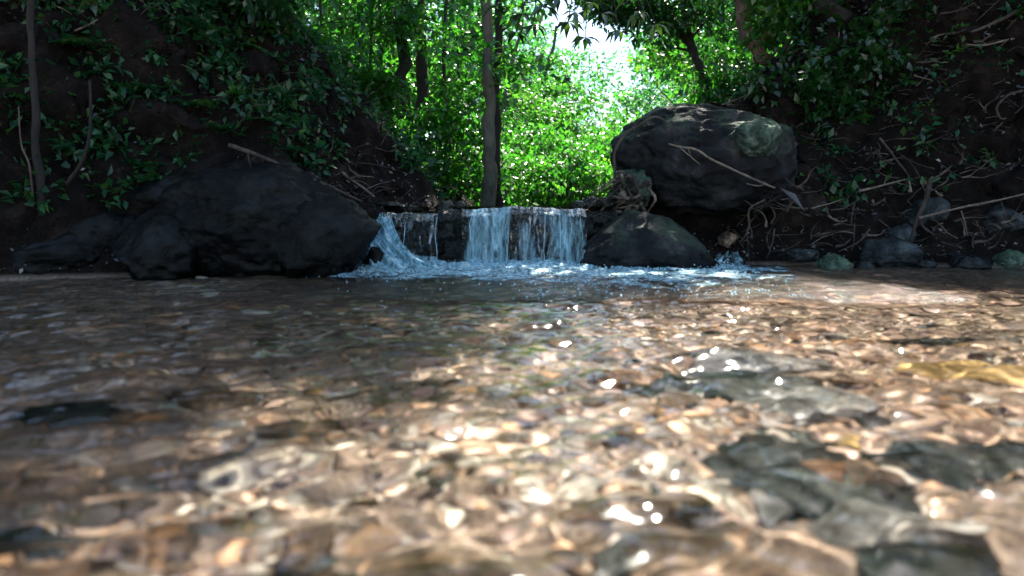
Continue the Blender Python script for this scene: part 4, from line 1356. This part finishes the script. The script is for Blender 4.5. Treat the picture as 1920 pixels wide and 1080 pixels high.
LP = [(235, 175, 0.06, 'low plant with pale shiny leaves in the middle left'), (300, 120, 0.07, 'low broad leaved plant high on the left bank'), (440, 190, 0.08, 'yellow green broad leaved plant on the left bank'),
      (180, 20, 0.09, 'low plant with one brightly sunlit leaf at the top left'), (85, 190, 0.07, 'low plant around the slender grey trunk'), (480, 150, 0.08, 'low plant left below the massive black trunk'),
      (265, 250, 0.06, 'low plant with yellowish leaves above the left boulders'), (560, 265, 0.07, 'low plant hanging over the fallen branch'), (600, 320, 0.06, 'low plant beside the fallen branch above the boulder'),
      (330, 255, 0.06, 'low plant left above the huge black boulder'), (530, 190, 0.08, 'low plant at the foot of the massive black trunk'), (640, 230, 0.06, 'low plant on the crest of the left bank'),
      (420, 30, 0.09, 'low plant in the top corner left of the massive black trunk'), (40, 90, 0.09, 'low plant high at the left edge'), (130, 290, 0.05, 'low plant below the bent sapling'),
      (1790, 110, 0.06, 'small bright green plant high on the right bank'), (1800, 65, 0.05, 'small bright green plant near the top of the right bank'), (1735, 210, 0.05, 'small bright green plant in the middle of the right bank'),
      (1910, 45, 0.06, 'bright green plant at the top right corner'), (1600, 130, 0.07, 'dark leaved plant beside the massive dark trunk'), (1540, 250, 0.06, 'dark leaved plant right of the mossy block'),
      (1500, 300, 0.05, 'small green plant touching the right side of the mossy block'), (1680, 30, 0.06, 'dark leaved plant at the top of the right bank'), (1575, 290, 0.05, 'small dim plant on the right bank below the trunk')]
for i, (px, py, ln, lb) in enumerate(LP):
    p = hit(px, py)
    e = empty('low_plant', p + Vector((0, -0.03, 0.03)))
    tag(e, lb, 'plant')
    rosette(e, 34, ln, 660 + i, 'leaf_sun' if 'bright' in lb or 'yellow' in lb else 'leaf_fern')


# leaf litter over both banks (uncountable)
def litter():
    rg = np.random.default_rng(77)
    n = 34000
    x = rg.uniform(-5.2, 5.2, n)
    y = rg.uniform(3.3, 8.5, n)
    z = ground_z(x, y)
    e = 0.01
    ok = (z > 0.03) & ~((np.abs(x - np.interp(y, [4, 6, 9], [-0.15, 0.15, 0.6])) < 0.62) & (y > 4.3))
    x, y, z = x[ok], y[ok], z[ok]
    sx = (ground_z(x + e, y) - z) / e
    sy = (ground_z(x, y + e) - z) / e
    U = np.stack([-sx, -sy, np.ones_like(sx)], 1)
    U /= np.linalg.norm(U, axis=1)[:, None]
    n = len(x)
    D = rg.normal(size=(n, 3))
    D -= (D * U).sum(1)[:, None] * U * 0.85
    ln = rg.uniform(0.012, 0.045, n)
    P = np.stack([x, y, z], 1) + U * rg.uniform(0.003, 0.02, n)[:, None]
    V, F = leaf_arrays(P, D, U + rg.normal(0, .35, (n, 3)), ln, ln * rg.uniform(0.35, 0.7, n), droop=0.1)
    v = rg.uniform(0, 1, n) ** 1.6
    tag(mesh('leaf_litter', V, F, M['litter'], var=np.repeat(np.stack([v, rg.uniform(0, 1, n), v], 1), 5, 0), smooth=False), 'brown fallen leaves scattered over both banks', 'leaf litter', kind='stuff')


litter()


def undergrowth():
    """low seedlings and creepers matting the banks (uncountable)"""
    rg = np.random.default_rng(78)
    k = 4600
    x = np.concatenate([rg.uniform(-4.6, -0.7, int(k * 0.8)), rg.uniform(1.6, 4.6, k - int(k * 0.8))])
    y = rg.uniform(3.5, 7.5, k)
    z = ground_z(x, y)
    dens = vnoise(np.stack([x * 1.3, y * 1.3, z * 1.3], 1), 91) + np.where(x < 0, 0.12, -0.05) + 0.25 * sstep(0.9, 2.0, z) - 0.45 * sstep(-1.9, -1.3, x) * (x < 0) * (z < 1.1)
    ok = (z > 0.35) & (dens > 0.0)
    c = np.stack([x, y - 0.03, z + 0.03], 1)[ok]
    V, F, var = leaf_cloud(c, rg.uniform(0.05, 0.13, len(c)), 12, 0.068, 0.036, 79, flat=0.7)
    tag(mesh('undergrowth', V, F, M['leaf_fern'], var=var, smooth=False), 'dim green seedlings and creepers matting the banks', 'undergrowth', kind='stuff')


undergrowth()


def twigs():
    rg = random.Random(5)
    tb = Tubes()
    n = 0
    while n < 1100:
        x, y = (rg.uniform(1.5, 4.4), rg.uniform(4.3, 6.4)) if rg.random() < .72 else (rg.uniform(-3.8, -0.6), rg.uniform(3.8, 6.5))
        z = gz(x, y)
        if z < 0.04:
            continue
        n += 1
        l = rg.uniform(0.04, 0.14) if rg.random() < .7 else rg.uniform(0.14, 0.38)
        a = rg.uniform(-1.2, 1.2)
        dx, dz = math.cos(a) * l, math.sin(a) * l
        p0 = Vector((x, y - 0.05, z + 0.02))
        p1 = p0 + Vector((dx, rg.uniform(-.05, .0), dz * .6))
        p1.z = max(p1.z, gz(p1.x, p1.y) * 0.6 + p1.z * 0.4)
        mid = (p0 + p1) / 2 + Vector((rg.uniform(-.02, .02), -0.02, rg.uniform(-.025, .03) * (1 + l * 4)))
        tb.add([p0, mid, p1], rg.uniform(0.0015, 0.005), 0.001, 5, 4, 0.15, n)
    tag(tb.build('twig_litter', M['root']), 'small broken twigs and rootlets strewn over the banks', 'twig litter', kind='stuff')


twigs()


def stick(name, pts, r0, r1, m_, label, cat, twigs=(), wob=0.006, seed=0, segs=7):
    tb = Tubes()
    tb.add([at(*p) for p in pts], r0, r1, segs, 6, 0.15, seed, wob=wob)
    rs = random.Random(seed + 500)
    Q = smooth_path([at(*p) for p in pts], 6)
    ln = sum((Q[i + 1] - Q[i]).length for i in range(len(Q) - 1))
    for _ in range(2 if len(pts) > 2 and ln > 0.12 else 0):
        a = Q[rs.randrange(2, len(Q) - 2)]
        d = (Q[-1] - Q[0]).normalized() + Vector((rs.uniform(-.9, .9), rs.uniform(-.4, .1), rs.uniform(-.9, .9)))
        l_ = ln * rs.uniform(0.12, 0.3)
        tb.add([a, a + d * l_ * 0.5, a + d * l_ + Vector((0, 0, rs.uniform(-.3, .3) * l_))], r1 * 0.55, 0.001, 5, 4, 0.15, seed + 4)
    for t in twigs:
        tb.add([at(*p) for p in t], r0 * 0.55, r1 * 0.6, 6, 6, 0.15, seed + 3, wob=wob)
    return tag(tb.build(name, M[m_]), label, cat)


stick('vine', [(1150, 385, 4.55), (1152, 320, 4.5), (1152, 285, 4.5), (1172, 253, 4.5), (1200, 235, 4.5), (1222, 221, 4.5), (1240, 224, 4.5), (1252, 235, 4.5)], 0.012, 0.007, 'root', 'curved vine arching up to the left shoulder of the largest boulder', 'vine', seed=1)
stick('root', [(1095, 375, 4.5), (1120, 366, 4.5), (1145, 350, 4.5)], 0.007, 0.005, 'root', 'thin root reaching left from the foot of the curved vine', 'root', seed=2)
stick('broken_branch', [(1255, 269, 4.1), (1285, 276, 4.1), (1310, 282, 4.12), (1340, 303, 4.15), (1400, 330, 4.2), (1452, 352, 4.3)], 0.005, 0.008, 'stick', 'thin pale broken branch slanting across the face of the largest boulder', 'branch', [[(1400, 343, 4.2), (1425, 348, 4.2), (1434, 342, 4.25)]], seed=3)
stick('root', [(1435, 375, 4.3), (1405, 392, 4.3), (1404, 420, 4.3), (1398, 440, 4.3), (1386, 455, 4.32)], 0.006, 0.005, 'root', 'thin root hanging down into the hollow under the largest boulder', 'root', seed=4)
stick('root', [(1452, 430, 4.3), (1450, 455, 4.28), (1438, 485, 4.25)], 0.005, 0.003, 'root', 'short dangling root at the right end of the hollow', 'root', seed=5)
stick('broken_branch', [(1300, 214, 5.4), (1345, 200, 5.4), (1380, 186, 5.4), (1415, 172, 5.4)], 0.008, 0.004, 'stick', 'pale twiggy branch lying above the top of the largest boulder', 'branch', [[(1345, 200, 5.4), (1372, 196, 5.4), (1396, 196, 5.4)]], seed=6)
RR = [([(1608, 360), (1650, 350), (1695, 335)], 0.008, 'pale root jutting left above the leaning root'),
      ([(1650, 258), (1672, 290), (1695, 318), (1710, 345)], 0.008, 'dark branch slanting down to the top of the leaning root'),
      ([(1745, 335), (1738, 375), (1722, 410), (1706, 455)], 0.017, 'thick leaning root standing on the domed blue grey rock'),
      ([(1722, 412), (1735, 428), (1750, 438)], 0.009, 'short root forking right from the leaning root'),
      ([(1722, 408), (1790, 392), (1850, 380), (1925, 362)], 0.009, 'long straight branch running from the leaning root to the right edge'),
      ([(1605, 380), (1600, 400), (1598, 418)], 0.005, 'thin crooked root hanging above the domed rock'),
      ([(1632, 430), (1610, 455), (1575, 472)], 0.006, 'curved stick lying down to the speckled rock'),
      ([(1600, 420), (1602, 445), (1603, 462)], 0.004, 'thin upright root left of the domed rock'),
      ([(1800, 395), (1808, 420), (1813, 442)], 0.005, 'thin root hanging below the long straight branch'),
      ([(1830, 415), (1848, 445), (1860, 470)], 0.006, 'yellowish root hanging under the large rounded grey rock'),
      ([(1660, 372), (1640, 385), (1632, 385)], 0.006, 'short broken stick above the domed rock'),
      ([(1550, 405), (1575, 412), (1590, 410)], 0.006, 'short pale stick left of the crooked root'),
      ([(1730, 345), (1760, 330), (1785, 310)], 0.010, 'rough root at the top of the leaning root'),
      ([(1920, 168), (1890, 178), (1870, 200), (1880, 222), (1900, 215), (1925, 195)], 0.010, 'looping root at the right edge of the bank'),
      ([(1900, 215), (1870, 240), (1845, 262)], 0.007, 'root slanting down left from the looping root'),
      ([(1860, 160), (1885, 145), (1890, 125), (1880, 118)], 0.008, 'hooked root high on the right bank'),
      ([(1900, 75), (1860, 83), (1810, 85)], 0.008, 'pale straight stick near the top of the right bank'),
      ([(1755, 202), (1775, 188), (1795, 175)], 0.006, 'short pale stick in the middle of the right bank'),
      ([(1675, 90), (1690, 65), (1705, 50)], 0.006, 'pale upright twig near the top of the right bank'),
      ([(1715, 142), (1750, 152), (1735, 165)], 0.005, 'bent twig below the pale upright twig'),
      ([(1680, 280), (1705, 268), (1730, 245)], 0.008, 'brown stick lying on the right bank above the leaning root'),
      ([(1765, 25), (1790, 20), (1830, 5)], 0.008, 'grey branch at the very top of the right bank'),
      ([(1920, 18), (1870, 42), (1820, 62)], 0.016, 'dark thick root running down from the top right corner'),
      ([(1560, 130), (1568, 95), (1572, 60)], 0.008, 'pale thin stem right of the massive dark trunk')]
for i, (pts, r, lb) in enumerate(RR):
    z0 = hit(*pts[0]); z1 = hit(*pts[-1])
    Y0, Y1 = min(z0.y, z1.y) - 0.03, min(z0.y, z1.y) - 0.03
    if pts[0][1] > 330:
        Y0 = Y1 = 4.33 if 'straight branch' not in lb else 4.22
    Pn = [(a, b, Y0 + (Y1 - Y0) * k / (len(pts) - 1)) for k, (a, b) in enumerate(pts)]
    stick('stick' if ('stick' in lb or 'twig' in lb or 'branch' in lb) else 'root', Pn, r, r * 0.55, 'stick' if 'pale' in lb or 'long' in lb else 'root', lb, 'stick' if ('stick' in lb or 'twig' in lb or 'branch' in lb) else 'root', seed=30 + i, wob=0.012)
LS = [([(430, 272), (480, 290), (530, 312), (600, 342), (680, 378)], 0.014, 'long fallen branch lying down the top of the huge black boulder', 3.72),
      ([(0, 122), (25, 130), (52, 139)], 0.007, 'pale twig left of the slender grey trunk', None),
      ([(140, 58), (160, 50), (182, 38)], 0.006, 'pale twig under the sunlit leaf at the top left', None),
      ([(155, 3), (180, 12), (198, 22)], 0.006, 'pale twig at the top left edge', None),
      ([(105, 10), (122, 18), (134, 26)], 0.005, 'short pale twig right of the top of the slender grey trunk', None),
      ([(595, 285), (597, 255), (601, 235)], 0.011, 'white sunlit stub of wood on the left bank', None),
      ([(575, 243), (585, 248), (597, 240)], 0.008, 'pale broken wood beside the white stub', None),
      ([(425, 35), (445, 50), (470, 75)], 0.008, 'grey stick left of the massive black trunk', None),
      ([(665, 320), (672, 300), (678, 290)], 0.005, 'thin upright twig above the left end of the ledge', None),
      ([(628, 312), (655, 335), (670, 345), (702, 370)], 0.012, 'pale rotten branch near the left end of the ledge', None),
      ([(288, 150), (290, 135), (289, 127)], 0.005, 'tiny upright twig in the middle of the left bank', None),
      ([(240, 55), (258, 46), (262, 46)], 0.006, 'short twig among the ferns high on the left bank', None)]
for i, (pts, r, lb, Y) in enumerate(LS):
    if Y is None:
        Y = min(hit(*pts[0]).y, hit(*pts[-1]).y) - 0.03
    stick('branch' if 'branch' in lb else 'stick', [(a, b, Y) for a, b in pts], r, r * 0.5, 'stick' if 'pale' in lb or 'white' in lb else 'root', lb, 'branch' if 'branch' in lb else 'stick', seed=70 + i)

# knotted roots and moss clump left of the boulder
e = empty('root_clump', at(1190, 400, 4.45))
tag(e, 'pale knotted clump of roots between the waterfall and the largest boulder', 'root clump')
c0 = at(1190, 400, 4.45)
rg = random.Random(19)
for k in range(26):
    tb = Tubes()
    px, py = rg.uniform(1150, 1225), rg.uniform(318, 400)
    pts = [at(px, py, 4.42 + rg.uniform(-.05, .12)) - c0]
    for j in range(4):
        px += rg.uniform(-24, 14); py += rg.uniform(-6, 22)
        pts.append(at(px, min(py, 425), 4.40 + rg.uniform(-.06, .12)) - c0)
    tb.add(pts, rg.uniform(0.008, 0.02), 0.004, 7, 5, 0.3, k, wob=0.015)
    tb.build('root', M['root'] if k % 3 else M['stick'], e)
for i, ((px, py), Y, sz, lb) in enumerate([((690, 392), 4.42, (0.05, 0.06, 0.035), 'small dark stone on the lip at the top of the white chute'), ((770, 391), 4.44, (0.07, 0.06, 0.02), 'flat mossy stone on the lip above the trickling veil'),
        ((835, 388), 4.42, (0.06, 0.07, 0.045), 'dark stone on the lip between the veil and the middle curtain'), ((862, 386), 4.5, (0.04, 0.05, 0.035), 'small dark stone just left of the top of the middle curtain'),
        ((1085, 388), 4.42, (0.05, 0.06, 0.04), 'dark stone on the lip at the right end of the broad curtain'), ((1108, 382), 4.5, (0.07, 0.06, 0.05), 'dark stone between the broad curtain and the knotted roots'), ((735, 386), 4.6, (0.10, 0.08, 0.03), 'low dark stone behind the lip above the chute')]):
    rock('lip_stone', at(px, py, Y), sz, 140 + i, M['ledge'], lb, 'stone', sub=4, amp=0.15, cuts=4)
rock('earth_mound', at(1150, 440, 4.55), (0.22, 0.22, 0.2), 91, M['soil'], 'dark earth mound under the knotted roots at the right end of the ledge', 'earth mound', sub=5, amp=0.2, cuts=2)
rock('rock', at(1185, 355, 4.58), (0.12, 0.15, 0.13), 92, M['mossy'], 'pale rough rock inside the knotted roots at the left foot of the largest boulder', 'rock', sub=5, amp=0.2, cuts=3, fine=0.09)
TG = [((1740, 340), 4.30, 70, 28, 16, 'tangle of roots and caught leaves behind the top of the leaning root'),
      ((1440, 410), 4.42, 34, 50, 14, 'tangle of roots hanging at the right end of the hollow under the largest boulder'),
      ((1560, 430), 4.36, 60, 34, 14, 'tangle of dark roots on the bank above the speckled rock'),
      ((1680, 290), None, 50, 34, 12, 'tangle of dead twigs on the right bank above the leaning root'),
      ((1870, 230), None, 55, 50, 12, 'tangle of roots around the looping root at the right edge'),
      ((1850, 440), 4.2, 60, 30, 12, 'tangle of rootlets under the large rounded grey rock'),
      ((1790, 110), None, 70, 50, 12, 'tangle of grey twigs high on the right bank'),
      ((640, 335), None, 50, 30, 12, 'tangle of dead twigs between the fallen branch and the ledge'),
      ((1500, 375), 4.40, 40, 24, 10, 'small knot of roots right behind the hanging dead leaf')]
for i, ((px, py), Y, wx_, wy_, n, lb) in enumerate(TG):
    rg = random.Random(900 + i)
    if Y is None:
        Y = hit(px, py).y - 0.05
    o0 = at(px, py, Y)
    e = empty('root_tangle', o0)
    tag(e, lb, 'root tangle')
    for k in range(n):
        tb = Tubes()
        a, b = px + rg.uniform(-wx_, wx_), py + rg.uniform(-wy_, wy_)
        ang = rg.choice([0.5, 2.7, 1.4, 0.2, 2.2]) + rg.uniform(-.4, .4)
        st = rg.uniform(10, 26)
        pts = []
        for j in range(rg.randint(3, 5)):
            pts.append(at(a, min(b, 492), Y + rg.uniform(-.05, .05)) - o0)
            a += math.cos(ang) * st
            b -= math.sin(ang) * st * 0.7
            ang += rg.uniform(-.6, .6)
        r0 = rg.choice([0.003, 0.004, 0.006, 0.009])
        tb.add(pts, r0 * 1.15, r0 * 0.15, 7, 5, 0.3, k, wob=0.02)
        tb.build('root', M['stick'] if rg.random() < .3 else M['root'], e)
# dead leaf hanging by the broken branch
V, F = leaf_arrays(np.array([at(1462, 352, 4.25)[:]]), np.array([[0.16, -0.03, -0.14]]), np.array([[0.3, -0.8, 0.6]]), np.array([0.22]), np.array([0.07]), droop=0.1)
V = np.concatenate([V, V + np.array([[0.0, 0.0015, 0]])])
F = np.concatenate([F, F[:, ::-1] + 5])
tag(mesh('dead_leaf', V, F, M['litter'], var=np.full(10, 0.6), smooth=False), 'large curled brown dead leaf hanging at the right end of the broken branch', 'dead leaf')

# the water focuses sunlight on what lies under it
for o in bpy.data.objects:
    k = o.name.split('.')[0]
    if k == 'water':
        o.cycles.is_caustics_caster = True
    if k in ('ground', 'gravel', 'stream_stone', 'pebble'):
        o.cycles.is_caustics_receiver = True
